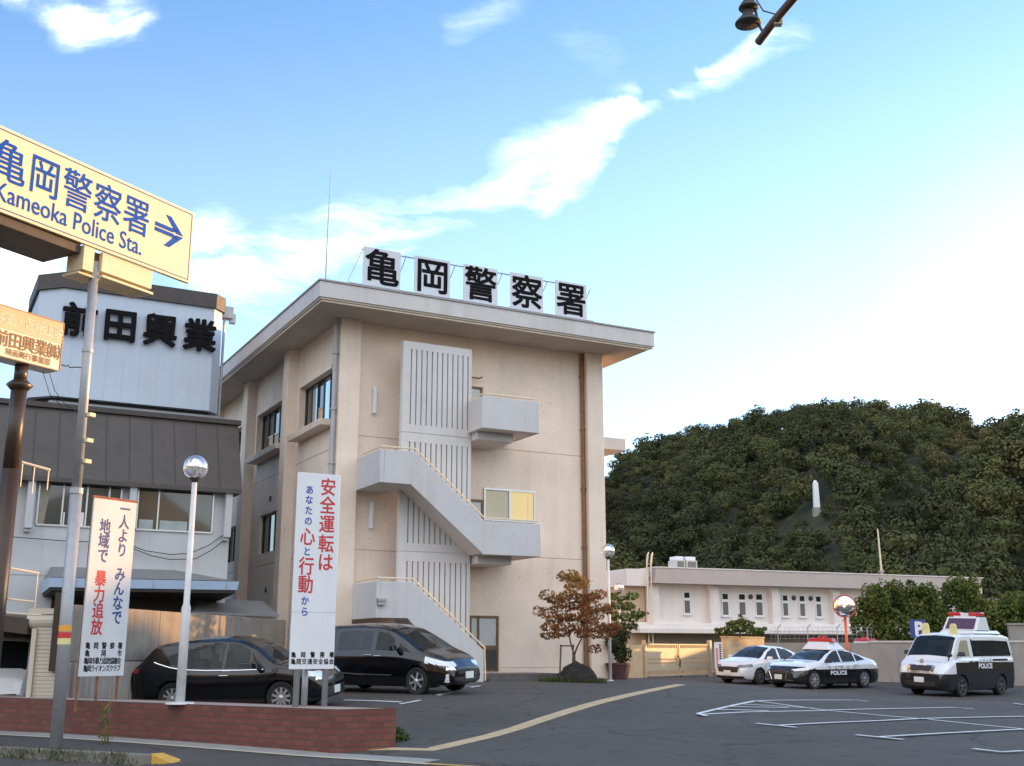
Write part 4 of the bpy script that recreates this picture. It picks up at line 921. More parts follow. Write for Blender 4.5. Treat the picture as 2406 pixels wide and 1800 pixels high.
q = MB(F1); q.box(-.36, -.12, -.2, .24, 8.42, 8.88); q.box(.10, 1.32, -.05, .2, 8.52, 8.89); q.box(.10, 1.34, -.05, .24, 8.40, 8.45); q.box(.06, 1.36, -.35, -.1, 8.42, 8.5); q.box(-.36, .12, -.3, .14, 8.36, 8.41); build('lamp_housing', q, M['lamp_housing'], ds, bevel=.006)
q = MB(F1); q.box(-.13, .10, -.15, .10, 8.45, 8.88); build('bracket', q, M['sign_back'], ds)
# company sign on the brown pole
F2 = board_frame((-9.28, 20.6, 0), 29.4)
cs = thing('company_sign', 'small orange and cream light box sign on a thick brown pole', 'sign', (-9.28, 20.6, 0))
q = MB(F2); q.tube([(0, 0, -.1), (0, 0, 4.9)], .165, 18); q.tube([(0, 0, 4.9), (0, 0, 6.5)], .145, 18); q.lathe([(.15, -.12), (.24, -.02), (.19, .03), (.13, .08)], (0, 0, 6.52), 16); q.tube([(0, 0, 6.55), (0, 0, 6.9)], .12, 14); build('pole', q, M['brownpole'], cs, smooth=True)
q = MB(F2); q.box(-.95, .70, -.22, .20, 6.9, 7.87); bx = build('light_box', q, mat('pale_cream_light_box', (.86, .78, .60), .4, .03, 2), cs, bevel=.012)
q = MB(F2); q.box(-.93, .685, .201, .206, 7.44, 7.855); build('top_band', q, M['orange_band'], bx)
q = MB(F2); q.box(-.95, .70, .2, .212, 6.895, 6.915); q.box(-.95, .70, .2, .212, 7.855, 7.875); q.box(.685, .705, .2, .212, 6.916, 7.854); build('edge_frame', q, mat('light_box_edge', (.42, .25, .12), .5, .1, 3), bx)
q = MB(F2); text_cells(q, [(ch, -.70+k*.215, 7.63, .19, .22) for k, ch in enumerate('映画・配給上映')], bold=.012, b=.2085, layers=6); build('lettering', q, M['paletext'], bx, fix=False)
q = MB(F2); text_cells(q, [(ch, -.62+k*.285, 7.25, .25, .27) for k, ch in enumerate('前田興業㈱')], bold=.018, b=.208, layers=8); build('lettering', q, M['goldtext'], bx, fix=False)
q = MB(F2); text_cells(q, row('映画興行事業部', -.45, .40, 7.02, .12, .12), bold=.015, b=.208, layers=6); build('lettering', q, M['goldtext'], bx, fix=False)
q = MB(F2)
q.tube([(.17, .05, 5.06), (.78, .10, 4.99)], .025, 6); q.tube([(.2, .05, 4.6), (.2, .05, 5.05)], .012, 5); q.tube([(.45, .07, 4.5), (.45, .07, 5.03)], .012, 5); q.tube([(.75, .1, 4.6), (.75, .1, 4.99)], .012, 5); build('step_rail', q, M['rail'], cs); q = MB(F2)
q.tube([(.17, .05, 3.10), (.75, .10, 3.04)], .022, 6); q.tube([(.73, .1, 2.4), (.73, .1, 3.04)], .01, 5); q.tube([(.17, .05, 2.55), (.72, .08, 2.52)], .02, 6); q.tube([(.17, .05, 2.3), (.9, .08, 2.28)], .02, 6)
build('step_rail', q, M['rail'], cs)
q = MB(F2); q.tube([(.66, -.1, 7.0), (.9, -.15, 6.6), (1.15, -.1, 6.35), (1.42, 0, 6.22)], .008, 4); q.tube([(.55, -.1, 6.9), (.8, -.15, 6.5), (1.1, -.1, 6.3)], .008, 4); q.tube([(.79, 0, 7.10), (1.0, .02, 7.09), (1.02, .02, 7.13), (1.06, .02, 7.08), (1.2, .02, 7.12), (1.46, .04, 7.15)], .011, 4); build('cable', q, M['wire'], cs)
# upright slogan boards on the planter
F3 = board_frame((-8.1, 22.8, 0), 33.0)
s1 = thing('slogan_board', 'tall white upright board with blue and red slogan and rusty legs', 'sign board', (-8.1, 22.8, .69))
q = MB(F3); q.box(-.47, .57, -.04, 0, 1.15, 4.66); b1 = build('panel', q, mat('white_slogan_panel', (.64, .64, .65), .5, .04, 2, streak=.1), s1, bevel=.008)
q = MB(F3); q.box(-.49, .59, -.045, .004, 4.62, 4.67); build('rusty_cap', q, mat('rusty_edge', (.30, .10, .05), .8, .3, 8), b1)
q = MB(F3)
for a in (-.44, 0, .47):
    l = MB(F3); l.tube([(a, -.06, .5), (a, -.06, 4.5)], .028, 8); build('leg', l, mat('rusty_leg', (.22, .10, .05), .8, .4, 6), s1)
for cells, m_, bo_ in (([(ch, .29, z, .215, .255) for ch, z in zip('一人より', (4.46, 4.20, 3.92, 3.63))], 'navy', .035), ([(ch, .29, z, .215, .255) for ch, z in zip('みんなで', (3.14, 2.86, 2.57, 2.29))], 'navy', .035), ([(ch, -.16, z, .22, .265) for ch, z in zip('地域で', (4.07, 3.78, 3.49))], 'navy', .035),
        ([(ch, -.165, z, .225, .27) for ch, z in zip('暴力追放', (3.04, 2.72, 2.41, 2.09))], 'red', .035), (row('亀岡警察署', -.33, .43, 1.735, .095, .115), 'black_paint', .03), (row('亀岡市', -.33, .43, 1.59, .095, .115), 'black_paint', .03), (row('亀岡市暴力追放協議会', -.345, .43, 1.445, .08, .115), 'black_paint', .03), (row('亀岡ライオンズクラブ', -.345, .43, 1.30, .08, .115), 'black_paint', .03)):
    q = MB(F3); text_cells(q, cells, bold=bo_, b=.0015); build('lettering', q, M[m_], b1, fix=False)
F4 = board_frame((-3.48, 20.2, 0), 61.0)
s2 = thing('slogan_board', 'tall white upright board with red and blue traffic slogan on three grey legs', 'sign board', (-3.48, 20.2, .69))
q = MB(F4); q.box(-.415, .395, -.04, 0, 1.32, 4.76); b2 = build('panel', q, M['white_panel'], s2, bevel=.008)
q = MB(F4); q.box(-.415, .395, 0.0, .002, 2.29, 2.296); build('joint', q, M['galv'], b2)
for a, b in ((-.25, -.07), (-.02, -.3), (.27, -.07)):
    l = MB(F4); l.tube([(a, b, .5), (a, b, 4.6 if b > -.2 else 1.6)], .055, 10); build('leg', l, M['galv'], s2, smooth=True)
M['royal'] = mat('royal_blue_lettering', (.03, .06, .42), .5)
for cells, m_, bo_ in (([(ch, .165, z, .25, .28) for ch, z in zip('安全運転は', (4.52, 4.19, 3.85, 3.50, 3.17))], 'red', .022), ([('心', -.185, 3.61, .24, .275)], 'red', .022), ([(ch, -.185, z, .24, .275) for ch, z in zip('行動', (3.09, 2.77))], 'red', .022),
        ([(ch, -.185, z, .125, .14) for ch, z in zip('あなたの', (4.45, 4.27, 4.08, 3.89))], 'royal', .03), ([('と', -.185, 3.35, .125, .14)], 'royal', .03), ([(ch, -.185, z, .125, .14) for ch, z in zip('から', (2.49, 2.30))], 'royal', .03), (row('亀岡警察署', -.35, .345, 1.565, .075, .085), 'black_paint', .03), (row('亀岡交通安全協会', -.35, .345, 1.45, .075, .085), 'black_paint', .03)):
    q = MB(F4); text_cells(q, cells, bold=bo_, b=.0015); build('lettering', q, M[m_], b2, fix=False)

# ================================================================ GLOBE LAMPS
def globe_lamp(loc, h, rad, r0, label, split):
    x, y, z = loc; o = thing('globe_lamp', label, 'lamp', loc, 'globe lamps on white poles')
    q = MB(); q.lathe([(.26, 0), (.25, .03), (.12, .04)], (x, y, z), 16) if split else q.lathe([(.12, 0), (.12, .02), (.08, .03)], (x, y, z), 12); build('base_plate', q, M['pole_white'], o)
    q = MB()
    if split: q.tube([(x, y, z+.03), (x, y, z+1.72), (x, y, z+1.80), (x, y, z+h-rad*1.2)], [r0*1.45, r0*1.45, r0, r0*.85], 14)
    else: q.tube([(x, y, z+.02), (x, y, z+h-rad*1.2)], [r0, r0*.8], 12)
    build('pole', q, M['pole_white'], o, smooth=True)
    q = MB(); q.lathe([(r0*.8, -rad*1.25), (rad*.42, -rad*1.0), (rad*.5, -rad*.84)], (x, y, z+h), 14); build('collar', q, M['darkmetal'], o)
    g = MB(); n = 16; g.lathe([(max(.004, rad*sin(pi*k/n)), -rad*cos(pi*k/n)) for k in range(n+1)], (x, y, z+h), 28); gl = build('globe', g, M['globe'], o, smooth=True)
    q = MB(); q.tube([(x, y, z+h-rad*.85), (x, y, z+h+rad*.1)], rad*.2, 10); build('bulb', q, M['white_panel'], gl, smooth=True)
    return o
globe_lamp((-6.06, 21.3, .69), 4.36, .235, .058, 'tall white pole lamp with a clear globe standing on the brick planter', True)
g0 = at_y(1320*D, 1468*D, 38.6); globe_lamp((g0[0]-.02, 38.6, gz(g0[0], 38.6)), 4.98-gz(g0[0], 38.6), .235, .055, 'white pole lamp with a globe at the right corner of the police station', False)
globe_lamp((4.32, 46, .6), 3.55, .20, .045, 'smaller globe lamp rising out of the green shrub tree behind the station corner', False)

# ---------------------------------------------------------------- dark horn pair on a pipe arm reaching in from the right
hs = thing('horn_speaker', 'pair of dark metal horns at the tip of a rusty pipe arm against the sky', 'loudspeaker', (5.6, 10.6, 0))
q = MB(); q.tube([(3.66, 15.05, 10.42), (3.80, 14.68, 10.52), (4.42, 13.2, 10.85), (5.6, 10.6, 11.3)], .062, 12); build('arm', q, mat('rusty_pipe_arm', (.12, .07, .05), .6, .35, 4), hs, smooth=True)
q = MB(); q.tube([(5.6, 10.55, -.1), (5.6, 10.55, 11.6)], .12, 14); build('pole', q, M['galv'], hs, smooth=True)
for (cx_, cz_, r_) in ((3.51, 10.71, .19), (3.53, 10.97, .145)):
    c0 = (cx_, 15.0, cz_)
    q = MB(); q.lathe([(r_, -.02), (r_*1.02, .0), (r_*.8, .05), (r_*.45, .12), (r_*.35, .2), (.02, .22)], c0, 20); build('horn', q, M['horn'], hs, smooth=True)
q = MB(); q.tube([(3.50, 15.0, 10.9), (3.50, 15, 11.25)], .03, 6); q.tube([(3.72, 14.95, 10.50), (3.66, 15.0, 10.7), (3.62, 15.0, 11.0), (3.55, 15, 11.3)], .022, 6); q.tube([(3.9, 14.6, 10.58), (3.72, 14.9, 10.85), (3.6, 15, 11.2)], .012, 5); build('bracket', q, M['horn'], hs)
q = MB(); q.box(3.80, 3.92, 14.6, 14.7, 10.46, 10.54); build('clamp', q, M['lamp_housing'], hs)
# ================================================================ VEHICLES
def mat_livery(name, split, nose_x, nose_split, tail=None):
    m = bpy.data.materials.new(name); m.use_nodes = True; nt = NT(m.node_tree); b = m.node_tree.nodes['Principled BSDF']
    tc = nt.n('ShaderNodeTexCoord'); sp = nt.n('ShaderNodeSeparateXYZ'); nt.l(tc.outputs['Object'], sp.inputs[0])
    th = nt.m('ADD', split, nt.m('MULTIPLY', nt.m('GREATER_THAN', sp.outputs[0], nose_x), nose_split-split))
    f = nt.m('LESS_THAN', sp.outputs[2], th)
    nt.l(nt.mix(f, (.74, .75, .77), (.010, .010, .012)), b.inputs['Base Color']); b.inputs['Roughness'].default_value = .22; b.inputs['Coat Weight'].default_value = .9; b.inputs['Coat Roughness'].default_value = .04
    return m
def smooth_interp(pts, x, wdt=.07):
    px = np.array([p[0] for p in pts]); pz = np.array([p[1] for p in pts]); o = np.argsort(px); px, pz = px[o], pz[o]
    k = np.linspace(-wdt, wdt, 9); return np.mean([np.interp(x+d, px, pz) for d in k], axis=0)
def inside(poly, x, z):
    r = np.zeros(len(x), bool); n = len(poly)
    for i in range(n):
        x0, z0 = poly[i]; x1, z1 = poly[(i+1) % n]
        c = ((z0 > z) != (z1 > z)) & (x < (x1-x0)*(z-z0)/((z1-z0) if z1 != z0 else 1e-9)+x0); r ^= c
    return r
def make_car(sp, name, label, cat='car', group=None):
    L, hw, zb = sp['L'], sp['W']/2, sp['zb']; X1 = L/2
    xs = np.concatenate([np.linspace(-X1, -X1+.3, 16)[:-1], np.arange(-X1+.3, X1-.4, .034), np.linspace(X1-.4, X1, 20)])
    top = smooth_interp(sp['top'], xs, sp.get('soft', .07)); top[0] = sp['top'][0][1]; top[-1] = sp['top'][-1][1]
    belt = np.minimum(smooth_interp(sp['belt'], xs), top-.028)
    a, ns = sp.get('na', .6), sp.get('ns', .74); ra, rn = sp.get('ra', .45), sp.get('rs', .82)
    tf = np.clip((xs-(X1-a))/a, 0, 1); tr = np.clip(((-X1+ra)-xs)/ra, 0, 1)
    w = hw*(1-(1-ns)*tf**2.3)*(1-(1-rn)*tr**2.3)
    bot = zb+.10*tf**3+.14*tr**3
    tb = sp.get('tumble', .34); counts = [5, 3, 6, 8, 5, 4, 18, 5, 9]
    V = []
    for x, zt, zl, h, z0 in zip(xs, top, belt, w, bot):
        g = zt-zl; cr = min(.085, g*.4); yr = max(.25*h, h*.95-g*tb-.012)
        zmid = z0+(zl-z0)*.55
        P = np.array([(0, z0), (h*.8, z0), (h*.93, z0+.035), (h*.985, z0+(zmid-z0)*.5), (h, zmid), (h*.988, zl-.10), (h*.95, zl), (yr, zt-cr), (yr*.8, zt-cr*.38), (0, zt)])
        if P[5, 1] < P[4, 1]: P[5, 1] = (P[4, 1]+P[6, 1])/2
        q = []
        for i, c in enumerate(counts):
            for k in range(c): q.append(P[i]+(P[i+1]-P[i])*k/c)
        q.append(P[-1]); V.append(np.array(q))
    R = len(V[0]); nX = len(xs); V = np.array(V)
    verts = []; 
    for sgn in (1, -1):
        for i in range(nX):
            for j in range(R): verts.append((xs[i], sgn*V[i, j, 0], V[i, j, 1]))
    idx = lambda s, i, j: (0 if s > 0 else nX*R)+i*R+j
    faces, seg, cap = [], [], []
    segid = np.repeat(np.arange(len(counts)), counts)
    for s in (1, -1):
        for i in range(nX-1):
            for j in range(R-1):
                f = (idx(s, i, j), idx(s, i+1, j), idx(s, i+1, j+1), idx(s, i, j+1)); faces.append(f if s < 0 else f[::-1]); seg.append(segid[j]); cap.append(0)
    MC = 26
    for ci, flag in ((nX-1, 1), (0, 2)):
        grid = {}
        for j in range(R):
            for k in range(MC+1):
                verts.append((xs[ci]+(.05*(1-(2*k/MC-1)**2) if flag == 1 else -.03*(1-(2*k/MC-1)**2)), V[ci, j, 0]*(1-2*k/MC), V[ci, j, 1])); grid[j, k] = len(verts)-1
        for j in range(R-1):
            for k in range(MC):
                f = (grid[j, k], grid[j, k+1], grid[j+1, k+1], grid[j+1, k]); faces.append(f if flag == 1 else f[::-1]); seg.append(segid[j]); cap.append(flag)
    verts = np.array(verts); faces = np.array(faces); seg = np.array(seg); cap = np.array(cap)
    C_ = verts[faces].mean(1); cx, cy, cz = C_.T
    own = np.full(len(faces), 'body', dtype=object)
    wr = sp['wr']; hwx = np.interp(cx, xs, w)
    kill = np.zeros(len(faces), bool)
    for wx in sp['wheels']: kill |= ((cx-wx)**2+(cz-wr)**2 < (wr+.05)**2) & (np.abs(cy) > hwx*.55) & (cap == 0)
    zl_f = np.interp(cx, xs, belt); zt_f = np.interp(cx, xs, top)
    green = (seg >= 6) & (zt_f-zl_f > .08) & (cap == 0)
    rules = []
    for (xa, xb, nm, ed) in sp['screens']:
        inx = (cx > xa) & (cx < xb) & green & (seg >= 7) | ((cx > xa) & (cx < xb) & green & (np.abs(cy) < np.interp(cx, xs, [v[sum(counts[:7]), 0] for v in V])+.0) & (seg >= 6) & False)
        rules.append((nm, inx & (np.abs(cy) < np.interp(cx, xs, V[:, sum(counts[:7]), 0])-ed)))
    for nm, poly in sp['windows']:
        pl_ = inside(poly, cx, cz) & (seg == 6) & (cap == 0)
        rules.append((nm+'+', pl_ & (cy > 0))); rules.append((nm+'-', pl_ & (cy < 0)))
    for nm, fn in sp.get('extra', []):
        m_ = fn(cx, cy, cz, cap, seg)
        if nm.startswith('*'): rules.append((nm[1:]+'+', m_ & (cy > 0))); rules.append((nm[1:]+'-', m_ & (cy < 0)))
        else: rules.append((nm, m_))
    free = ~kill
    for nm, m_ in rules: own[m_ & free & (own == 'body')] = nm
    root = thing(name, label, cat, (0, 0, 0), group)
    mats = {'body': sp['paint'], 'windshield': M['car_glass'], 'rear_window': M['car_glass'], 'side_window': sp.get('side_glass', M['car_glass']), 'dark_window': M['car_glass'], 'headlight': sp.get('lens', M['lamp']), 'tail_light': M['tail'], 'grille': M['plastic'],
            'bumper': M['plastic'], 'roof_glass': M['car_glass'], 'chrome_bar': M['chrome'], 'lower_intake': M['plastic'], 'cladding': M['plastic'], 'fog_light': M['lamp'], 'front_panel': sp['paint']}
    parts = {}
    for nm in sorted(set(own[free])):
        fs = faces[free & (own == nm)]; u, inv = np.unique(fs.ravel(), return_inverse=True); base = nm.rstrip('+-')
        q = MB(); q.v = [tuple(p) for p in verts[u]]; q.f = [tuple(r) for r in inv.reshape(-1, 4)]
        parts[nm] = build(base, q, mats[base], root, smooth=True, fix=False)
    body = parts['body']
    # wheels and wells
    q = MB()
    for wx in sp['wheels']:
        for s in (1, -1):
            n = 18; k0 = len(q.v)
            for k in range(n+1):
                a_ = radians(-25+230*k/n)
                for y in (hw*.45, hw*.965): q.v.append((wx+(wr+.052)*cos(a_), s*y, wr+(wr+.052)*sin(a_)))
            q.f += [(k0+2*k, k0+2*k+1, k0+2*k+3, k0+2*k+2) for k in range(n)]; q.f.append(tuple(k0+2*k for k in range(n+1)))
    build('wheel_well', q, M['plastic'], body, fix=False)
    for wx in sp['wheels']:
        for s in (1, -1):
            tw_ = .21; yc = s*(hw-.125)
            q = MB(); q.lathe([(wr*.66, -tw_/2+.02), (wr*.93, -tw_/2), (wr, -tw_*.36), (wr, tw_*.36), (wr*.93, tw_/2), (wr*.66, tw_/2-.02)], (wx, yc, wr), 28, 'y', False); wh = build('wheel', q, M['tyre'], root, smooth=False)
            q = MB(); yo = yc+s*(tw_/2-.035)
            q.lathe([(wr*.70, -.02), (wr*.70, .03), (wr*.62, .03), (wr*.60, -.02)], (wx, yo, wr), 28, 'y', False)
            nsp = sp.get('spokes', 6)
            for k in range(nsp):
                a_ = 2*pi*k/nsp+.3
                for da, rw in ((0, .032),):
                    ca, sa = cos(a_+da), sin(a_+da); px, pz = -sa*rw, ca*rw; r0, r1 = wr*.12, wr*.63
                    lo = [(wx+ca*r0+px*.8, yo-.01, wr+sa*r0+pz*.8), (wx+ca*r1+px, yo-.01, wr+sa*r1+pz), (wx+ca*r1-px, yo-.01, wr+sa*r1-pz), (wx+ca*r0-px*.8, yo-.01, wr+sa*r0-pz*.8)]
                    q.hexa(lo, [(p[0], yo+s*.03, p[2]) for p in lo])
            q.lathe([(wr*.18, -.02), (wr*.18, .035), (wr*.05, .045)] if s > 0 else [(wr*.05, -.045), (wr*.18, -.035), (wr*.18, .02)], (wx, yo, wr), 14, 'y')
            build('rim', q, sp.get('rim', M['rim']), wh)
            q = MB(); q.lathe([(wr*.64, -.01), (wr*.64, .0)], (wx, yo-s*.05, wr), 20, 'y'); build('brake_disc', q, M['plastic'], wh)
    wsx = [r_ for r_ in sp['screens'] if r_[2] == 'windshield'][0]; bz = float(np.interp(.3, xs, belt)); cw = hw*.72
    q = MB(); q.box(wsx[0]+.15, wsx[1]-.1, -cw, cw, bz-.22, bz-.06); q.box(-X1*.75, wsx[1]-.2, -cw, cw, zb+.12, zb+.18); build('dashboard', q, M['plastic'], body)
    for x_, ys in ((wsx[0]-.38, (-.36, .36)), (wsx[0]-1.25, (-.36, .36))):
        for y_ in ys:
            q = MB(); q.box(x_-.25, x_+.27, y_-.24, y_+.24, zb+.2, zb+.42); q.hexa([(x_-.32, y_-.24, zb+.42), (x_-.18, y_-.24, zb+.42), (x_-.18, y_+.24, zb+.42), (x_-.32, y_+.24, zb+.42)], [(x_-.46, y_-.20, bz+.12), (x_-.36, y_-.20, bz+.12), (x_-.36, y_+.20, bz+.12), (x_-.46, y_+.20, bz+.12)]); q.box(x_-.48, x_-.38, y_-.12, y_+.12, bz+.15, bz+.33)
            build('seat', q, M['seat'] if 'seat' in M else M.setdefault('seat', mat('grey_seat_cloth', (.14, .135, .125), .9)), root)
    # mirrors
    mx, mz_ = sp['mirror']; wm = float(np.interp(mx, xs, w))
    for s in (1, -1):
        q = MB(); c0 = (mx, s*(wm*.95+.13), mz_)
        q.hexa([(c0[0]-.05, c0[1]-.10, mz_-.07), (c0[0]+.08, c0[1]-.09, mz_-.06), (c0[0]+.07, c0[1]+.09, mz_-.05), (c0[0]-.05, c0[1]+.11, mz_-.06)], [(c0[0]-.05, c0[1]-.10, mz_+.08), (c0[0]+.05, c0[1]-.09, mz_+.07), (c0[0]+.04, c0[1]+.08, mz_+.06), (c0[0]-.05, c0[1]+.10, mz_+.07)])
        q.box(c0[0]-.02, c0[0]+.03, s*wm*.93, s*(wm*.95+.06), mz_-.06, mz_-.02); build('wing_mirror', q, sp.get('mirror_mat', sp['paint']), root, bevel=.02)
    # handles, plate, trim
    for hx, hz in sp.get('handles', []):
        wq = float(np.interp(hx, xs, w))
        for s in (1, -1):
            q = MB(); q.box(hx-.11, hx+.11, s*wq*.985, s*(wq*.985+.035), hz-.016, hz+.016); build('door_handle', q, sp.get('handle_mat', M['chrome']), root, bevel=.008)
    if 'plate' in sp:
        pz = sp['plate']; q = MB(); q.box(X1+.05, X1+.075, -.165, .165, pz-.083, pz+.083); build('number_plate', q, M['plate'], root, bevel=.004)
    for nm, pts, th, mm in sp.get('trim', []):
        for s in (1, -1):
            q = MB(); P = []
            for x, z in pts:
                i = int(np.argmin(np.abs(xs-x))); col = V[i]; j0 = int(np.argmin(np.abs(col[5:sum(counts[:7]), 1]-z)))+5; P.append((x, s*(col[j0, 0]+.006), z))
            q.tube(P, th, 5); build(nm, q, mm, root)
    return root
def place(root, x, y, nose, wheels, hw):
    nose = np.array(nose, float); nose /= np.linalg.norm(nose); left = np.array([-nose[1], nose[0]])
    o = np.array([x, y]); f = o+nose*wheels[0]; r = o+nose*wheels[1]; l = o+left*hw; rr = o-left*hw
    X = np.array([*(f-r), gz(*f)-gz(*r)]); Y = np.array([*(l-rr), gz(*l)-gz(*rr)]); X /= np.linalg.norm(X); Z = np.cross(X, Y); Z /= np.linalg.norm(Z); Y = np.cross(Z, X)
    zc_ = (gz(*f)+gz(*r))/2+ (0-(wheels[0]+wheels[1])/2)*0
    m4 = Matrix(((X[0], Y[0], Z[0], x), (X[1], Y[1], Z[1], y), (X[2], Y[2], Z[2], zc_-.008), (0, 0, 0, 1)))
    root.location = m4.to_translation(); root.rotation_mode = 'XYZ'; root.rotation_euler = m4.to_euler()
ab = np.abs
# --- black SUV
suv = make_car(dict(L=4.72, W=1.835, zb=.22, wr=.36, wheels=(1.43, -1.23), paint=M['black_car'], tumble=.36, spokes=10, twin=False, ns=.70, na=.75, rs=.80, ra=.6,
    top=[(-2.36, .92), (-2.28, 1.06), (-1.86, 1.47), (-1.80, 1.56), (-1.4, 1.62), (-.7, 1.68), (-.1, 1.69), (.3, 1.655), (.75, 1.49), (1.22, 1.16), (1.34, 1.10), (1.8, 1.05), (2.1, .98), (2.28, .86), (2.36, .72)],
    belt=[(-2.36, .95), (-1.9, 1.06), (-1.5, 1.03), (-.5, .98), (.9, .98), (1.3, 1.02), (2.0, .93), (2.36, .66)],
    screens=[(.38, 1.27, 'windshield', .05), (-2.25, -1.9, 'rear_window', .08), (-.6, .1, 'roof_glass', .12)],
    windows=[('side_window', [(1.02, 1.01), (.04, 1.0), (.04, 1.56), (.32, 1.54), (.62, 1.38)]), ('side_window', [(-.03, 1.0), (-.86, 1.01), (-1.0, 1.08), (-.98, 1.42), (-.5, 1.54), (-.03, 1.565)]), ('side_window', [(-1.08, 1.07), (-1.62, 1.16), (-1.42, 1.30), (-1.08, 1.41)])],
    side_glass=M['car_glass_clear'],
    extra=[('*headlight', lambda x, y, z, c, s: (x > 1.95) & (z > .80+.06*(2.3-x)) & (z < .90+.12*(2.3-x)) & (ab(y) > .42)), ('grille', lambda x, y, z, c, s: (c == 1) & (z > .62) & (z < .70)), ('chrome_bar', lambda x, y, z, c, s: (x > 2.2) & (z > .735) & (z < .80) & (s < 7)),
           ('lower_intake', lambda x, y, z, c, s: (x > 2.25) & (z > .36) & (z < .56) & (ab(y) < .62)), ('*tail_light', lambda x, y, z, c, s: (x < -2.1) & (z > .93) & (z < 1.02) & (ab(y) > .4)), ('cladding', lambda x, y, z, c, s: (z < .34) & (c == 0))],
    mirror=(.86, 1.08), handles=[(.05, .86), (-.92, .90)], plate=.47, trim=[('chrome_strip', [(-1.72, 1.17), (-1.62, 1.135), (-1.3, 1.05), (-1.0, 1.0), (-.4, .975), (.4, .972), (1.0, .985)], .014, M['chrome'])]),
    'parked_suv', 'black SUV parked with its tail against the stained concrete wall behind the planter')
place(suv, -6.36, 27.22, (.978, -.208), (1.43, -1.23), .78)
# --- black minivan
mv = make_car(dict(L=4.82, W=1.82, zb=.19, wr=.335, wheels=(1.48, -1.47), paint=M['black_car'], tumble=.24, spokes=6, ns=.62, na=.85, rs=.85, ra=.4, soft=.12,
    top=[(-2.41, .95), (-2.36, 1.25), (-2.15, 1.60), (-1.8, 1.69), (-.6, 1.74), (.2, 1.72), (.65, 1.61), (1.0, 1.44), (1.5, 1.15), (1.72, 1.05), (2.05, .94), (2.28, .80), (2.41, .62)],
    belt=[(-2.41, 1.0), (.5, 1.04), (1.0, 1.02), (1.4, .97), (1.8, .90), (2.2, .74), (2.41, .55)],
    screens=[(.62, 1.58, 'windshield', .04), (-2.34, -2.1, 'rear_window', .1)],
    windows=[('side_window', [(.80, 1.07), (.16, 1.07), (.16, 1.52), (.48, 1.50), (.72, 1.36)]), ('side_window', [(1.30, 1.02), (.92, 1.05), (.90, 1.26)]), ('dark_window', [(.04, 1.07), (-1.1, 1.07), (-1.1, 1.54), (.04, 1.55)]), ('dark_window', [(-1.18, 1.07), (-2.1, 1.10), (-2.0, 1.46), (-1.18, 1.53)])],
    side_glass=M['car_glass_clear'],
    extra=[('*headlight', lambda x, y, z, c, s: (x > 1.72) & (x < 2.36) & (z > .66+.20*(2.36-x)) & (z < .76+.27*(2.36-x)) & (ab(y) > .38)), ('grille', lambda x, y, z, c, s: (c == 1) & (z > .50) & (ab(y) < .42)), ('chrome_bar', lambda x, y, z, c, s: (x > 2.25) & (z > .60) & (z < .66) & (s < 7)),
           ('lower_intake', lambda x, y, z, c, s: (x > 2.25) & (z > .26) & (z < .42) & (ab(y) < .55)), ('*fog_light', lambda x, y, z, c, s: (x > 2.05) & (x < 2.3) & (z > .30) & (z < .50) & (ab(y) > .56) & (ab(y) < .70)), ('*tail_light', lambda x, y, z, c, s: (x < -2.2) & (z > .9) & (z < 1.3) & (ab(y) > .6))],
    mirror=(.86, 1.13), handles=[(.28, .93), (-.02, .95)], plate=.46, trim=[('chrome_strip', [(.72, .46), (-.2, .47), (-1.0, .50)], .018, M['chrome'])]),
    'parked_minivan', 'black minivan parked in front of the concrete stair foot')
place(mv, -3.14, 30.10, (.85, -.53), (1.48, -1.47), .77)
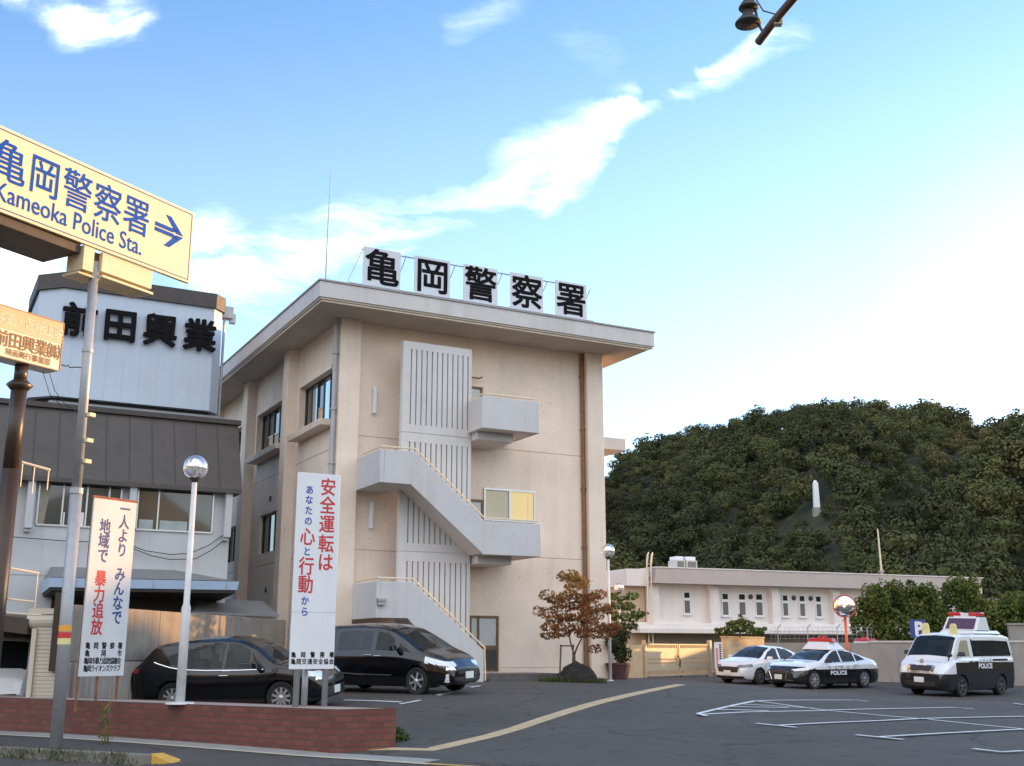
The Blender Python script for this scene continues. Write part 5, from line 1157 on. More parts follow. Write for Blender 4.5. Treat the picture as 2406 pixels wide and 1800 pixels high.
# --- white saloon
ws = make_car(dict(L=4.45, W=1.695, zb=.17, wr=.315, wheels=(1.33, -1.27), paint=M['white_car'], tumble=.36, spokes=6, rim=M['rim_dark'], lens=mat('smoked_headlamp', (.16, .17, .19), .1, coat=.8), ns=.70, na=.7, rs=.8, ra=.5,
    top=[(-2.225, .88), (-2.12, 1.0), (-1.7, 1.04), (-1.05, 1.33), (-.6, 1.44), (0, 1.475), (.4, 1.43), (.78, 1.27), (1.2, 1.03), (1.3, .99), (1.8, .90), (2.1, .78), (2.225, .62)],
    belt=[(-2.225, .86), (-1.6, .97), (-.6, .94), (.8, .91), (1.2, .92), (1.9, .80), (2.225, .56)],
    screens=[(.34, 1.25, 'windshield', .04), (-1.62, -.75, 'rear_window', .05)],
    windows=[('side_window', [(.98, .95), (.0, .95), (.0, 1.37), (.25, 1.36), (.6, 1.22)]), ('side_window', [(-.09, .95), (-1.05, .99), (-.98, 1.18), (-.6, 1.34), (-.09, 1.375)])],
    extra=[('*headlight', lambda x, y, z, c, s: (x > 1.75) & (x < 2.2) & (z > .63+.1*(2.2-x)) & (z < .73+.18*(2.2-x)) & (ab(y) > .40)), ('grille', lambda x, y, z, c, s: (x > 2.10) & (z > .46) & (z < .68) & (ab(y) < .56-.5*(.68-z))), ('lower_intake', lambda x, y, z, c, s: (x > 2.05) & (z > .24) & (z < .33) & (ab(y) < .66)), ('*tail_light', lambda x, y, z, c, s: (x < -2.0) & (z > .78) & (z < .95) & (ab(y) > .4))],
    mirror=(.82, 1.0), handles=[(.12, .80), (-.85, .84)], handle_mat=M['white_car'], plate=.45, trim=[('door_seam', [(0.98, 0.9), (1.0, 0.6), (0.95, 0.3)], .0045, M['plastic']), ('door_seam', [(-0.05, 0.93), (-0.05, 0.6), (-0.05, 0.28)], .0045, M['plastic']), ('door_seam', [(-0.9, 0.9), (-0.86, 0.72), (-0.72, 0.5)], .0045, M['plastic']), ('door_seam', [(0.95, 0.28), (0.4, 0.27), (-0.3, 0.27), (-0.75, 0.3)], .0045, M['plastic'])]),
    'parked_saloon', 'plain white saloon car parked by the cream gate behind the patrol car')
place(ws, 10.03, 46.4, (-.75, -.66), (1.33, -1.27), .72)
# --- patrol car
liv = mat_livery('patrol_livery', .70, 1.98, .80)
CT = dict(L=4.91, W=1.80, zb=.16, wr=.335, wheels=(1.555, -1.365), paint=liv, tumble=.38, spokes=7, ns=.72, na=.8, rs=.80, ra=.6,
    top=[(-2.455, .86), (-2.38, .98), (-2.1, 1.05), (-1.3, 1.28), (-.7, 1.42), (-.1, 1.455), (.3, 1.42), (.7, 1.28), (1.15, 1.04), (1.25, 1.0), (1.8, .93), (2.2, .84), (2.38, .72), (2.455, .58)],
    belt=[(-2.455, .83), (-1.8, .97), (-1.0, .95), (.8, .91), (1.2, .93), (1.9, .83), (2.455, .52)],
    screens=[(.26, 1.2, 'windshield', .04), (-1.75, -.8, 'rear_window', .05)],
    windows=[('side_window', [(.95, .95), (-.02, .95), (-.02, 1.355), (.2, 1.345), (.55, 1.2)]), ('side_window', [(-.09, .95), (-.86, .97), (-.86, 1.27), (-.5, 1.34), (-.09, 1.36)]), ('side_window', [(-.93, .98), (-1.5, 1.04), (-1.2, 1.18), (-.93, 1.25)])],
    side_glass=M['car_glass_clear'],
    extra=[('*headlight', lambda x, y, z, c, s: (x > 1.85) & (x < 2.38) & (z > .64+.08*(2.4-x)) & (z < .70+.17*(2.4-x)) & (ab(y) > .48)), ('grille', lambda x, y, z, c, s: (x > 2.36) & (z > .30) & (z < .66) & (ab(y) < .55-.25*(.66-z))), ('*tail_light', lambda x, y, z, c, s: (x < -2.2) & (z > .80) & (z < .90) & (ab(y) > .3))],
    mirror=(.84, 1.0), handles=[(.1, .83), (-.86, .86)], handle_mat=M['white_car'], mirror_mat=M['plastic'], plate=.42, trim=[('window_trim', [(.98, .935), (.2, .935), (-.6, .94), (-1.5, 1.02)], .008, M['chrome']), ('door_seam', [(1.02, 0.9), (1.05, 0.6), (1.0, 0.3)], .0045, M['plastic']), ('door_seam', [(-0.05, 0.93), (-0.05, 0.6), (-0.05, 0.28)], .0045, M['plastic']), ('door_seam', [(-1.0, 0.92), (-0.95, 0.72), (-0.82, 0.5)], .0045, M['plastic']), ('door_seam', [(1.0, 0.28), (0.4, 0.27), (-0.3, 0.27), (-0.85, 0.3)], .0045, M['plastic'])])
pc = make_car(CT, 'patrol_car', 'black and white patrol car with a raised red light bar beside the white saloon', 'patrol car')
q = MB(); q.hexa([(-.62, -.60, 1.40), (.42, -.60, 1.38), (.42, .60, 1.38), (-.62, .60, 1.40)], [(-.34, -.44, 1.66), (.20, -.44, 1.66), (.20, .44, 1.66), (-.34, .44, 1.66)]); build('riser', q, M['white_car'], pc, bevel=.02)
q = MB(); q.hexa([(-.22, -.56, 1.67), (.12, -.60, 1.67), (.12, .60, 1.67), (-.22, .56, 1.67)], [(-.17, -.52, 1.79), (.06, -.52, 1.80), (.06, .52, 1.80), (-.17, .52, 1.79)]); lb_ = build('light_bar', q, M['lightbar'], pc, bevel=.03)
q = MB(); q.lathe([(.07, 0), (.07, .06), (.03, .09)], (-.05, -.1, 1.80), 12); q.lathe([(.07, 0), (.07, .06), (.03, .09)], (-.05, .12, 1.80), 12); build('beacon', q, M['lightbar'], lb_)
FL = Frame((0, 0, 0), (-1, 0, 0), (0, 1, 0))
q = MB(FL); text_line(q, 'POLICE', -.21, .575, .92, .135, bold=.012, b=.905, layers=6); build('lettering', q, M['white_panel'], pc, fix=False)
q = MB(FL); text_cells(q, row('京都府警察', -.72, .72, .765, .11, .11), bold=.02, b=.904, layers=6); build('lettering', q, mat('pale_grey_lettering', (.42, .46, .50), .5), pc, fix=False)
q = MB(); q.tube([(2.52, .42, .62), (2.51, .30, .33), (2.46, .62, .30)], .016, 5); q.tube([(2.52, -.42, .62), (2.51, -.30, .33), (2.46, -.62, .30)], .016, 5); build('grille_trim', q, M['chrome'], pc)
q = MB(); q.tube([(-1.7, 0, 1.15), (-1.78, 0, 1.62)], .008, 5); build('aerial', q, M['plastic'], pc)
pc2 = copy_tree(pc, (0, 0, 0), label='second patrol car behind the grey wall, only its red light bar showing')
place(pc, 11.64, 43.54, (-.8, -.6), (1.555, -1.365), .76)
place(pc2, 15.62, 51.2, (-.9, -.43), (1.555, -1.365), .76)
# --- police van
vliv = mat_livery('van_livery', 1.10, 1.62, .74)
pv = make_car(dict(L=4.70, W=1.70, zb=.2, wr=.335, wheels=(1.25, -1.305), paint=vliv, tumble=.13, spokes=5, rim=M['rim_dark'], ns=.80, na=.45, rs=.92, ra=.25, soft=.05,
    top=[(-2.35, 1.75), (-2.28, 1.93), (-2.05, 2.02), (-1, 2.05), (.9, 2.04), (1.15, 2.0), (1.32, 1.90), (1.86, 1.22), (1.98, 1.14), (2.18, 1.08), (2.28, .95), (2.35, .74)],
    belt=[(-2.35, 1.26), (1.2, 1.24), (1.7, 1.16), (1.9, 1.08), (2.2, .92), (2.35, .68)],
    screens=[(1.24, 1.80, 'windshield', .03), (-2.3, -2.2, 'rear_window', .1)],
    windows=[('side_window', [(1.42, 1.28), (.62, 1.28), (.62, 1.80), (1.05, 1.80), (1.22, 1.62)]), ('dark_window', [(.42, 1.30), (-2.12, 1.28), (-2.05, 1.80), (.42, 1.82)])],
    side_glass=mat_glass('pale_reflecting_glass', (.34, .33, .22), .06, .8),
    extra=[('*headlight', lambda x, y, z, c, s: (x > 1.93) & (z > .80) & (z < 1.06) & (ab(y) > .46)), ('grille', lambda x, y, z, c, s: (x > 2.22) & (z > .78) & (z < .98) & (ab(y) < .36)), ('chrome_bar', lambda x, y, z, c, s: (x > 2.18) & (z > .76) & (z < 1.0) & (ab(y) < .46)), ('lower_intake', lambda x, y, z, c, s: (x > 2.2) & (z > .36) & (z < .50) & (ab(y) < .5)), ('*tail_light', lambda x, y, z, c, s: (x < -2.2) & (z > .95) & (z < 1.4) & (ab(y) > .6))],
    mirror=(1.42, 1.36), handles=[(.66, 1.12), (.34, 1.12)], handle_mat=M['plastic'], mirror_mat=M['plastic'], plate=.54, trim=[('door_seam', [(1.58, 1.2), (1.6, 0.9)], .0045, M['plastic']), ('door_seam', [(0.55, 1.22), (0.55, 0.8), (0.55, 0.34)], .0045, M['plastic']), ('door_seam', [(-0.72, 1.24), (-0.72, 0.8), (-0.72, 0.34)], .0045, M['plastic'])]),
    'police_van', 'black and white police van with a raised sign box and red light bar', 'police van')
q = MB(lambda a, b, c: np.array([a-.62, b, c])); q.hexa([(-1.25, -.62, 2.02), (.55, -.62, 2.02), (.55, .62, 2.02), (-1.25, .62, 2.02)], [(-1.15, -.56, 2.12), (.45, -.56, 2.12), (.45, .56, 2.12), (-1.15, .56, 2.12)]); build('roof_platform', q, M['white_car'], pv, bevel=.02)
q = MB(lambda a, b, c: np.array([a-.62, b, c])); q.hexa([(-.55, -.60, 2.125), (.36, -.60, 2.125), (.36, .60, 2.125), (-.55, .60, 2.125)], [(-.42, -.56, 2.56), (.05, -.56, 2.56), (.05, .56, 2.56), (-.42, .56, 2.56)]); sb_ = build('sign_box', q, M['white_car'], pv, bevel=.015)
q = MB(lambda a, b, c: np.array([a-.62, b, c])); q.hexa([(.34, -.50, 2.17), (.355, -.50, 2.17), (.355, .50, 2.17), (.34, .50, 2.17)], [(.09, -.48, 2.52), (.105, -.48, 2.52), (.105, .48, 2.52), (.09, .48, 2.52)]); build('display', q, mat('dark_display', (.10, .05, .09), .15, coat=.6), sb_)
q = MB(lambda a, b, c: np.array([a-.62, b, c])); q.box(-.30, -.02, -.58, -.14, 2.60, 2.72); q.box(-.30, -.02, .14, .58, 2.60, 2.72); lbv = build('light_bar', q, M['lightbar'], pv, bevel=.03)
q = MB(lambda a, b, c: np.array([a-.62, b, c])); q.box(-.29, -.03, -.135, .135, 2.60, 2.70); q.box(-.28, -.04, -.4, .4, 2.555, 2.60); build('bar_centre', q, M['white_panel'], lbv, bevel=.01)
for y in (-.48, .48):
    q = MB(); q.prism([(y-.14, 1.90), (y+.14, 1.90), (y+.11, 2.26), (y+.06, 2.33), (y-.06, 2.33), (y-.11, 2.26)], .98, 1.04, 'bc'); build('roof_marker', q, M['ysign'], pv, bevel=.01)
q = MB(FL); text_line(q, 'POLICE', .24, .985, .88, .15, bold=.012, b=.856, layers=6); build('lettering', q, M['white_panel'], pv, fix=False)
q = MB(FL); text_cells(q, row('京都府警', -.05, .6, 1.17, .11, .11), bold=.02, b=.853, layers=6); build('lettering', q, bpy.data.materials['pale_grey_lettering'], pv, fix=False)
q = MB(FL); q.box(.75, 1.75, .846, .858, 1.15, 1.21); build('slide_rail', q, M['plastic'], pv)
q = MB(); q.lathe([(.07, 0), (.07, .012)], (2.19, 0, 1.12), 14, 'x'); build('emblem', q, M['chrome'], pv)
q = MB(); q.tube([(1.85, .70, 1.1), (1.95, .80, 1.28)], .02, 6); q.lathe([(.07, -.06), (.09, 0), (.05, .08)], (1.96, .82, 1.34), 10); build('kerb_mirror', q, M['plastic'], pv)
place(pv, 15.85, 41.35, (-.76, -.65), (1.25, -1.305), .74); pv.scale = (1.08, 1.08, 1.06)
# --- small white van at the left edge
kv = make_car(dict(L=3.35, W=1.475, zb=.2, wr=.27, wheels=(1.05, -1.05), paint=M['white_car'], tumble=.12, spokes=5, rim=M['rim_dark'], ns=.84, na=.35, rs=.92, ra=.25, soft=.05,
    top=[(-1.675, 1.55), (-1.6, 1.75), (-1.3, 1.82), (.8, 1.83), (1.05, 1.78), (1.18, 1.68), (1.50, 1.08), (1.60, .95), (1.675, .6)], belt=[(-1.675, 1.1), (1.1, 1.06), (1.5, .98), (1.675, .55)],
    screens=[(1.12, 1.46, 'windshield', .03)], windows=[('side_window', [(1.2, 1.1), (.3, 1.1), (.3, 1.62), (.95, 1.62)]), ('dark_window', [(.2, 1.1), (-1.5, 1.1), (-1.5, 1.62), (.2, 1.62)])],
    extra=[('*headlight', lambda x, y, z, c, s: (x > 1.45) & (z > .62) & (z < .84) & (ab(y) > .40)), ('grille', lambda x, y, z, c, s: (c == 1) & (z > .42) & (z < .60) & (ab(y) < .5) & (np.floor(z*22) % 2 == 0)), ('bumper', lambda x, y, z, c, s: (x > 1.4) & (z < .36))],
    mirror=(1.12, 1.22), plate=.38, mirror_mat=M['plastic']), 'small_van', 'small white van facing out under the brown canopy at the left edge', 'van')
place(kv, -11.72, 27.4, (.16, -.987), (1.05, -1.05), .65)
# ================================================================ LOW BUILDING BEHIND
L0_ = at_y(1541, 1335, 68.0); L0_ = np.array([L0_[0], 68.0, 0]); A2 = 66.8
LU = hd(A2); LN = np.array([LU[1], -LU[0], 0]); FB = Frame(L0_, LU, LN)
lb = thing('low_building', 'long white two storey building with a taupe metal roof band behind the car park', 'building', FB(12, -6, .5))
def on(px, py, off=0):
    r = ray(px, py); p0 = L0_+LN*off; t = np.dot(p0-OC, LN)/np.dot(r, LN); qv_ = OC+r*t-L0_; return float(np.dot(qv_, LU)), float(qv_[2])
zB = lambda x, y: (1400+x*.2719, 1250+y*.2719)
LEN = on(2295, 1360)[0]
w = MB(FB); w.box(-.2, LEN+.5, -12, -.45, 3.2, 6.0)
piers = [(on(*zB(440, 600), -.3)[0], on(*zB(530, 600), -.3)[0]), (on(*zB(972, 600), -.3)[0], on(*zB(1048, 600), -.3)[0]), (on(*zB(1503, 600), -.3)[0], on(*zB(1568, 600), -.3)[0]), (on(*zB(2030, 600), -.3)[0], on(*zB(2095, 600), -.3)[0])]
for k in range(3):
    d_ = piers[-1][0]-piers[-2][0]; piers.append((piers[-1][0]+d_, piers[-1][1]+d_))
for a0, a1 in piers:
    if a1 < LEN+1: w.box(a0, a1, -.448, -.05, 3.2, 5.75)
w.box(-.2, LEN+.5, -.448, -.12, 5.55, 5.9)
build('wall', w, M['low_wall'], lb)
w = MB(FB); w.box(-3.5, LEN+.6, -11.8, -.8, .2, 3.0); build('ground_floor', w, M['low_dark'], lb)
w = MB(FB); w.box(-1.6, LEN+.6, -1.0, .75, 2.72, 2.98); w.box(-1.5, LEN+.6, -1.0, .45, 2.985, 3.22); w.box(-1.4, LEN+.6, -1.0, .2, 3.225, 3.34); build('ledge', w, M['low_wall'], lb, bevel=.02)
w = MB(FB); w.hexa([(-.45, .55, 5.62), (LEN-.5, .55, 5.62), (LEN-.5, -12, 5.62), (-.45, -12, 5.62)], [(.0, .05, 6.55), (LEN+.4, .05, 6.55), (LEN+.4, -12, 6.55), (.0, -12, 6.55)]); rf = build('roof_band', w, M['low_fascia'], lb)
w = MB(FB); w.box(-.06, LEN+.5, -12.1, .10, 6.555, 6.62); build('roof_edge', w, M['low_wall'], rf)
w = MB(FB); w.box(-2.0, -.5, -12, .0, 5.45, 6.45); w.box(-8.0, -2.02, -9.5, -3.2, 5.5, 6.5); build('wing_parapet', w, M['low_wall'], lb, bevel=.02)
w = MB(FB); w.box(-1.9, -.55, -11, -.46, .3, 5.45); w.box(-7.5, -2.1, -9, -3.8, .3, 5.5); build('wing_wall', w, mat('tan_wing_wall', (.50, .41, .32), .85, .08, 1), lb)
wins = [(752, 820, 515, 710), (1082, 1152, 525, 725), (1225, 1300, 530, 725), (1372, 1448, 530, 728), (1603, 1668, 540, 732), (1748, 1815, 545, 735), (1890, 1955, 550, 738), (2100, 2160, 555, 745)]
for x0, x1, y0, y1 in wins:
    a0, zt = on(*zB(x0, y0), -.45); a1, z0 = on(*zB(x1, y1), -.45); zt = on(*zB(x0, y0), -.45)[1]
    f = MB(FB); zm = z0+(zt-z0)*.66
    f.box(a0, a0+.06, -.448, -.40, z0, zt); f.box(a1-.06, a1, -.448, -.40, z0, zt); f.box(a0+.06, a1-.06, -.448, -.40, zt-.06, zt); f.box(a0+.06, a1-.06, -.448, -.40, z0, z0+.06); f.box(a0+.06, a1-.06, -.448, -.39, zm-.08, zm+.08); f.box(a0-.06, a1+.06, -.448, -.30, z0-.08, z0-.002)
    fr = build('window', f, M['white_panel'], lb)
    g = MB(FB); g.box(a0+.06, a1-.06, -.446, -.425, z0+.06, zm-.08); build('pane', g, mat_glass('taupe_pane', (.16, .155, .14), .1, .6), fr)
    g = MB(FB); g.box(a0+.06, a1-.06, -.446, -.425, zm+.08, zt-.06); build('pane', g, M['glass'], fr)
for x, y in ((1335, 560), (1708, 570), (1855, 575)):
    a, z = on(*zB(x, y), -.45); v_ = MB(FB); v_.lathe([(.16, 0), (.15, .08), (.05, .12)], (a, -.45, z), 12, 'y'); build('vent_cap', v_, M['darkmetal'], lb)
pa0 = on(*zB(405, 470), -.3)[0]
w = MB(FB)
for k in (0, .28): w.tube([(pa0+k, .25, 2.0), (pa0+k, .25, 6.9), (pa0+k+.15, .1, 7.3), (pa0+k+.4, -.2, 7.45), (pa0+k+.6, -.6, 7.3), (pa0+k+.62, -.8, 6.7)], .04, 6)
for z in np.arange(2.2, 6.9, .35): w.tube([(pa0, .25, z), (pa0+.28, .25, z)], .02, 4)
build('roof_ladder', w, M['rail'], lb)
for k, (x0, x1) in enumerate(((710, 800), (800, 905))):
    a0 = on(*zB(x0, 300), -3)[0]; a1 = on(*zB(x1, 300), -3)[0]
    o = thing('air_conditioner', ['left boxy air conditioner unit on the roof of the low white building', 'right boxy air conditioner unit on the roof of the low white building'][k], 'air conditioner', FB((a0+a1)/2, -3, 6.6), 'air conditioners on the low roof')
    w = MB(FB); w.box(a0, a1-.12, -4.2, -3.2, 6.63, 7.35); cse = build('casing', w, M['ac'], o, bevel=.02)
    w = MB(FB)
    for j in range(9): w.box(a0+.08, a1-.2, -3.198, -3.18, 6.72+j*.065, 6.755+j*.065)
    build('grille', w, M['darkmetal'], o)
    w = MB(FB); w.box(a0+.05, a1-.17, -4.1, -3.3, 7.355, 7.6); build('fan_hood', w, M['white_panel'], o, bevel=.03)
m0 = at_y(1905*D, 1243*D, 73); mst = thing('flag_mast', 'bare white mast standing on the roof of the low white building', 'mast', (m0[0], 73, 6.6))
q = MB(); q.tube([(m0[0], 73, 6.5), (m0[0]-.05, 73, 9.4)], [.07, .04], 8); build('shaft', q, M['rail'], mst)
q = MB(); q.box(m0[0]-.14, m0[0]+.14, 72.86, 73.14, 6.62, 6.72); build('foot_plate', q, M['galv'], mst)

# ================================================================ GATE, YARD WALLS
GD = hd(40); GN = np.array([GD[1], -GD[0], 0])
G0 = np.array([5.66, 49.19, 0]); FG = Frame(G0, GD, GN); gz0 = .56
gt_ = thing('sliding_gate', 'cream slatted metal double gate glowing in low sunlight', 'gate', FG(2.7, 0, gz0))
q = MB(FG); q.box(-.12, .0, -.08, .08, gz0-.1, 2.12); build('gate_post', q, M['gate'], gt_, bevel=.01)
q = MB(FG); q.box(5.30, 5.46, -.08, .08, gz0-.1, 2.16); build('gate_post', q, M['gate'], gt_, bevel=.01)
for a0, a1 in ((.05, 2.62), (2.70, 5.26)):
    q = MB(FG); q.box(a0, a0+.05, -.03, .03, gz0+.06, 1.98); q.box(a1-.05, a1, -.03, .03, gz0+.06, 1.98); q.box(a0+.05, a1-.05, -.03, .03, 1.93, 1.98); q.box(a0+.05, a1-.05, -.03, .03, gz0+.06, gz0+.12)
    q.box(a0+.05, a1-.05, -.015, .012, gz0+.28, 1.12); q.box(a0+.05, a1-.05, -.015, .012, 1.36, 1.80); q.box(a0+.05, a1-.05, -.02, .02, 1.20, 1.28)
    n = 20
    for k in range(n):
        x = a0+.08+(a1-a0-.16)*k/(n-1)
        for z0, z1 in ((1.80, 1.93), (1.28, 1.36), (1.12, 1.20), (gz0+.12, gz0+.28)): q.box(x-.016, x+.016, -.02, .02, z0, z1)
    lf_ = build('gate_leaf', q, M['gate'], gt_)
    q = MB(FG)
    for x in (a0+.15, a1-.15): q.lathe([(.06, -.02), (.06, .02)], (x, 0, gz0+.05), 12, 'y')
    build('roller', q, M['plastic'], lf_)
q = MB(FG); q.tube([(2.52, .05, 1.5), (2.68, .09, 1.25), (2.60, .07, 1.05), (2.74, .06, 1.3), (2.64, .08, .95)], .02, 5); build('chain', q, M['wire'], gt_)
q = MB(FG); q.box(-1.7, -.16, -.15, 0, .3, 1.92); build('side_wall', q, M['gate_wall'], None, loc=tuple(FG(-1, -.1, .5)), label='tan block wall just left of the cream gate', cat='wall', bevel=.01)
FK = Frame((9.4, 50.6, 0), hd(42), (hd(42)[1], -hd(42)[0], 0)); q = MB(FK); q.box(0, 3.3, -.25, 0, .2, 2.25); q.box(-.04, 3.34, -.28, .03, 2.251, 2.31); build('block_wall', q, M['gate_wall'], None, loc=tuple(FK(1.6, -.1, .5)), label='tan block wall under the shrub just right of the cream gate', cat='wall', bevel=.01)
nb = thing('notice_board', 'narrow white notice board with red and black columns beside the gate', 'notice board', (8.95, 50.4, gz0))
FG = Frame((5.83, 50.35, 0), (1, 0, 0), (0, -1, 0)); q = MB(FG); q.box(2.98, 3.34, .06, .09, .95, 2.05); pb = build('panel', q, M['white_panel'], nb)
q = MB(FG); q.tube([(3.16, .04, gz0-.1), (3.16, .04, 2.0)], .03, 8); build('post', q, M['galv'], nb)
q = MB(FG)
for k in range(9): q.box(3.04, 3.13, .091, .094, 1.05+k*.085, 1.05+k*.085+.055)
build('red_marks', q, M['red'], pb)
q = MB(FG)
for k in range(10): q.box(3.19, 3.28, .091, .094, 1.05+k*.095, 1.05+k*.095+.06)
build('black_marks', q, M['black_paint'], pb)
R0, R1 = np.array([11.0, 50.3, 0]), np.array([27, 46.3, 0]); RD = (R1-R0)/np.linalg.norm(R1-R0); RN = np.array([RD[1], -RD[0], 0]); FR = Frame(R0, RD, RN); RL = np.linalg.norm(R1-R0)
q = MB(FR); n = 9
for k in range(n): q.box(k*RL/n+.008, (k+1)*RL/n-.008, -.15, 0, 0, 2.02)
q.box(.02, RL-.02, -.14, -.012, 0, 2.0)
yw = build('yard_wall', q, M['conc2'], None, loc=tuple(R0), label='grey concrete panel wall behind the patrol car and police van', cat='wall', bevel=.01)
q = MB(FR); q.box(4.4, RL, -.19, .04, 2.022, 2.10); build('coping', q, mat('pale_coping', (.55, .52, .50), .8, .1, 3), yw)
cf_ = thing('mesh_fence', 'low wire mesh fence with angled posts above the wall by the shrub', 'fence', FR(2.2, -.1, 2.0))
for k in range(4):
    q = MB(FR); q.tube([(.6+k*1.25, -.08, 2.0), (.6+k*1.25, -.08, 2.65), (.75+k*1.25, .05, 2.8)], .02, 6); build('post', q, M['pipe_grey'], cf_)
q = MB(FR)
for k in range(4): q.tube([(.3, -.08, 2.2+k*.15), (4.6, -.08, 2.2+k*.15)], .006, 4)
for k in range(22): q.tube([(.3+k*.2, -.08, 2.1), (.3+k*.2, -.08, 2.65)], .005, 4)
build('wire_mesh', q, M['galv'], cf_)

# convex traffic mirror
mo = thing('traffic_mirror', 'round convex traffic mirror on a bright orange post', 'traffic mirror', (12.95, 44.6, gz(12.95, 44.6)))
q = MB(); q.tube([(12.95, 44.6, .2), (12.95, 44.6, 3.2)], .055, 12); build('post', q, M['orange'], mo, smooth=True)
mn = np.array([-.32, -.94, -.02]); mn /= np.linalg.norm(mn); mu = np.array([mn[1], -mn[0], 0])*-1; mu /= np.linalg.norm(mu); mw = np.cross(mu, mn); mw = mw if mw[2] > 0 else -mw
FM = Frame((12.90, 44.42, 3.36), mu, mn, mw)
q = MB(FM); n = 10; q.lathe([(.41*sin(radians(9*k)), .16*cos(radians(9*k))) for k in range(10, -1, -1)], (0, 0, 0), 28, 'y'); build('mirror_face', q, M['mirror'], mo, smooth=True)
q = MB(FM); q.lathe([(.41, -.02), (.44, -.02), (.44, .03), (.41, .03)], (0, 0, 0), 28, 'y', False); q.lathe([(.43, -.12), (.43, -.022), (.2, -.021)], (0, 0, 0), 24, 'y'); build('mirror_rim', q, M['orange'], mo)
# parking sign
pk = thing('parking_sign', 'square dark blue parking sign with a white letter behind the wall by the van', 'parking sign', (17.35, 49.2, .4))
q = MB(); q.tube([(17.35, 49.25, .2), (17.35, 49.25, 2.9)], .035, 8); build('post', q, M['galv'], pk)
FPk = Frame((17.35, 49.15, 0), (1, 0, 0), (0, -1, 0))
q = MB(FPk); q.box(-.34, .34, -.02, .02, 2.22, 2.98); pp = build('panel', q, M['psign'], pk, bevel=.01)
q = MB(FPk); text_line(q, 'P', .05, 2.60, .30, .54, bold=.035, b=.022, layers=8); build('lettering', q, M['white_panel'], pp, fix=False)

# ================================================================ TREES AND PLANTS
rng = np.random.default_rng(11)
def limbs(root_p, tips, r0, material, parent, name='trunk', fork=.45):
    """trunk that forks into a few boughs, each bough into branches, each branch into twigs"""
    q = MB(); base = np.array(root_p, float); T_ = np.array(tips, float); H_ = T_[:, 2].mean()-base[2]
    mid = base+np.array([.02, .01, H_*fork]); q.tube([tuple(base), tuple(base*.5+mid*.5+np.array([.02, .01, 0])), tuple(mid)], [r0, r0*.82, r0*.68], 8)
    def grow(p, idx, r, depth):
        c = T_[idx].mean(0)
        if len(idx) <= 2 or depth > 4:
            for i in idx:
                m1 = p*.5+T_[i]*.5+np.array([rng.normal()*.05, rng.normal()*.05, .04]); q.tube([tuple(p), tuple(m1), tuple(T_[i])], [r*.75, r*.5, r*.22], 5)
            return
        X = T_[idx]-c; u_, s_, v_ = np.linalg.svd(X, full_matrices=False); side = X@v_[0]
        for part in (idx[side < np.median(side)], idx[side >= np.median(side)]):
            if len(part) == 0: continue
            e = p+(T_[part].mean(0)-p)*.48+np.array([rng.normal()*.04, rng.normal()*.04, .03]); q.tube([tuple(p), tuple(p*.5+e*.5+np.array([rng.normal()*.03, rng.normal()*.03, -.02])), tuple(e)], [r*.85, r*.72, r*.6], 6); grow(e, part, r*.62, depth+1)
    grow(mid, np.arange(len(T_)), r0*.7, 0)
    return build(name, q, material, parent, smooth=True)
def sprays(tips, n, size, spread, rng, flat=.5):
    """horizontal sprays of leaves around branch tips"""
    return leaf_cloud(n, [(t[0], t[1], t[2], spread*rng.uniform(.7, 1.25), spread*flat*rng.uniform(.7, 1.2)) for t in tips], size, rng, .3)
TB = g3(1.98, 37.15)
dt = thing('autumn_tree', 'small dogwood tree with dark red autumn leaves tied to two stakes', 'tree', TB)
xs_ = lambda px, py: at_y(px, py, 37.15)
zt_ = lambda x, y: (1120+x*.1934, 1300+y*.1934)
tips = []
for x, y in ((1120, 260), (1180, 300), (1230, 370), (1170, 410), (1060, 300), (1280, 350), (860, 510), (960, 560), (1060, 540), (1130, 500), (1200, 520), (1300, 560), (1400, 530), (1480, 500), (750, 700), (850, 720), (960, 680), (1080, 660), (1180, 640), (1300, 680), (1420, 640), (1530, 660), (1580, 690),
             (960, 800), (1080, 780), (1200, 780), (1330, 790), (1440, 760), (880, 900), (1000, 900), (1120, 900), (1250, 900), (1380, 880), (1500, 900), (1620, 900), (1700, 890), (860, 1000), (940, 1000), (1040, 960), (1300, 980), (1430, 980), (1560, 990), (1640, 960), (1440, 1160), (1010, 620), (1250, 620), (1370, 700)):
    p = xs_(*zt_(x, y)); dpt = rng.uniform(-.75, .45); sc_ = (37.15+dpt)/37.15; tips.append((p[0]*sc_, 37.15+dpt, CAM_H+(p[2]-CAM_H)*sc_))
limbs(TB, tips, .055, M['bark'], dt, 'trunk', .38)
q = sprays(tips, 6200, .046, .29, rng, .55); hz = (q[:, :, 2].mean(1)-2.0)/2.4
tint = .30+.55*np.clip(hz, 0, 1)**2*rng.uniform(.2, 1.2, len(q))+rng.normal(size=len(q))*.16+np.where(q[:, :, 0].mean(1) < 1.35, .12, 0)
quads_object('crown', q, tint, mat_leaf('autumn_leaves', [(.15, .045, .025), (.28, .09, .035), (.25, .14, .045), (.16, .18, .045), (.50, .24, .05)], .6, .3), dt)
q = MB()
for px in (1005, 1155):
    b_ = xs_(*zt_(px, 1480)); t_ = xs_(*zt_(px+18, 1110)); q.tube([(b_[0], 37.05, gz(b_[0], 37.05)-.05), (t_[0], 37.1, t_[2])], .028, 7)
a_, b_ = xs_(*zt_(1020, 1125)), xs_(*zt_(1185, 1125)); q.tube([(a_[0], 37.08, a_[2]), (b_[0], 37.08, b_[2])], .025, 6); build('stake', q, M['wood'], dt)
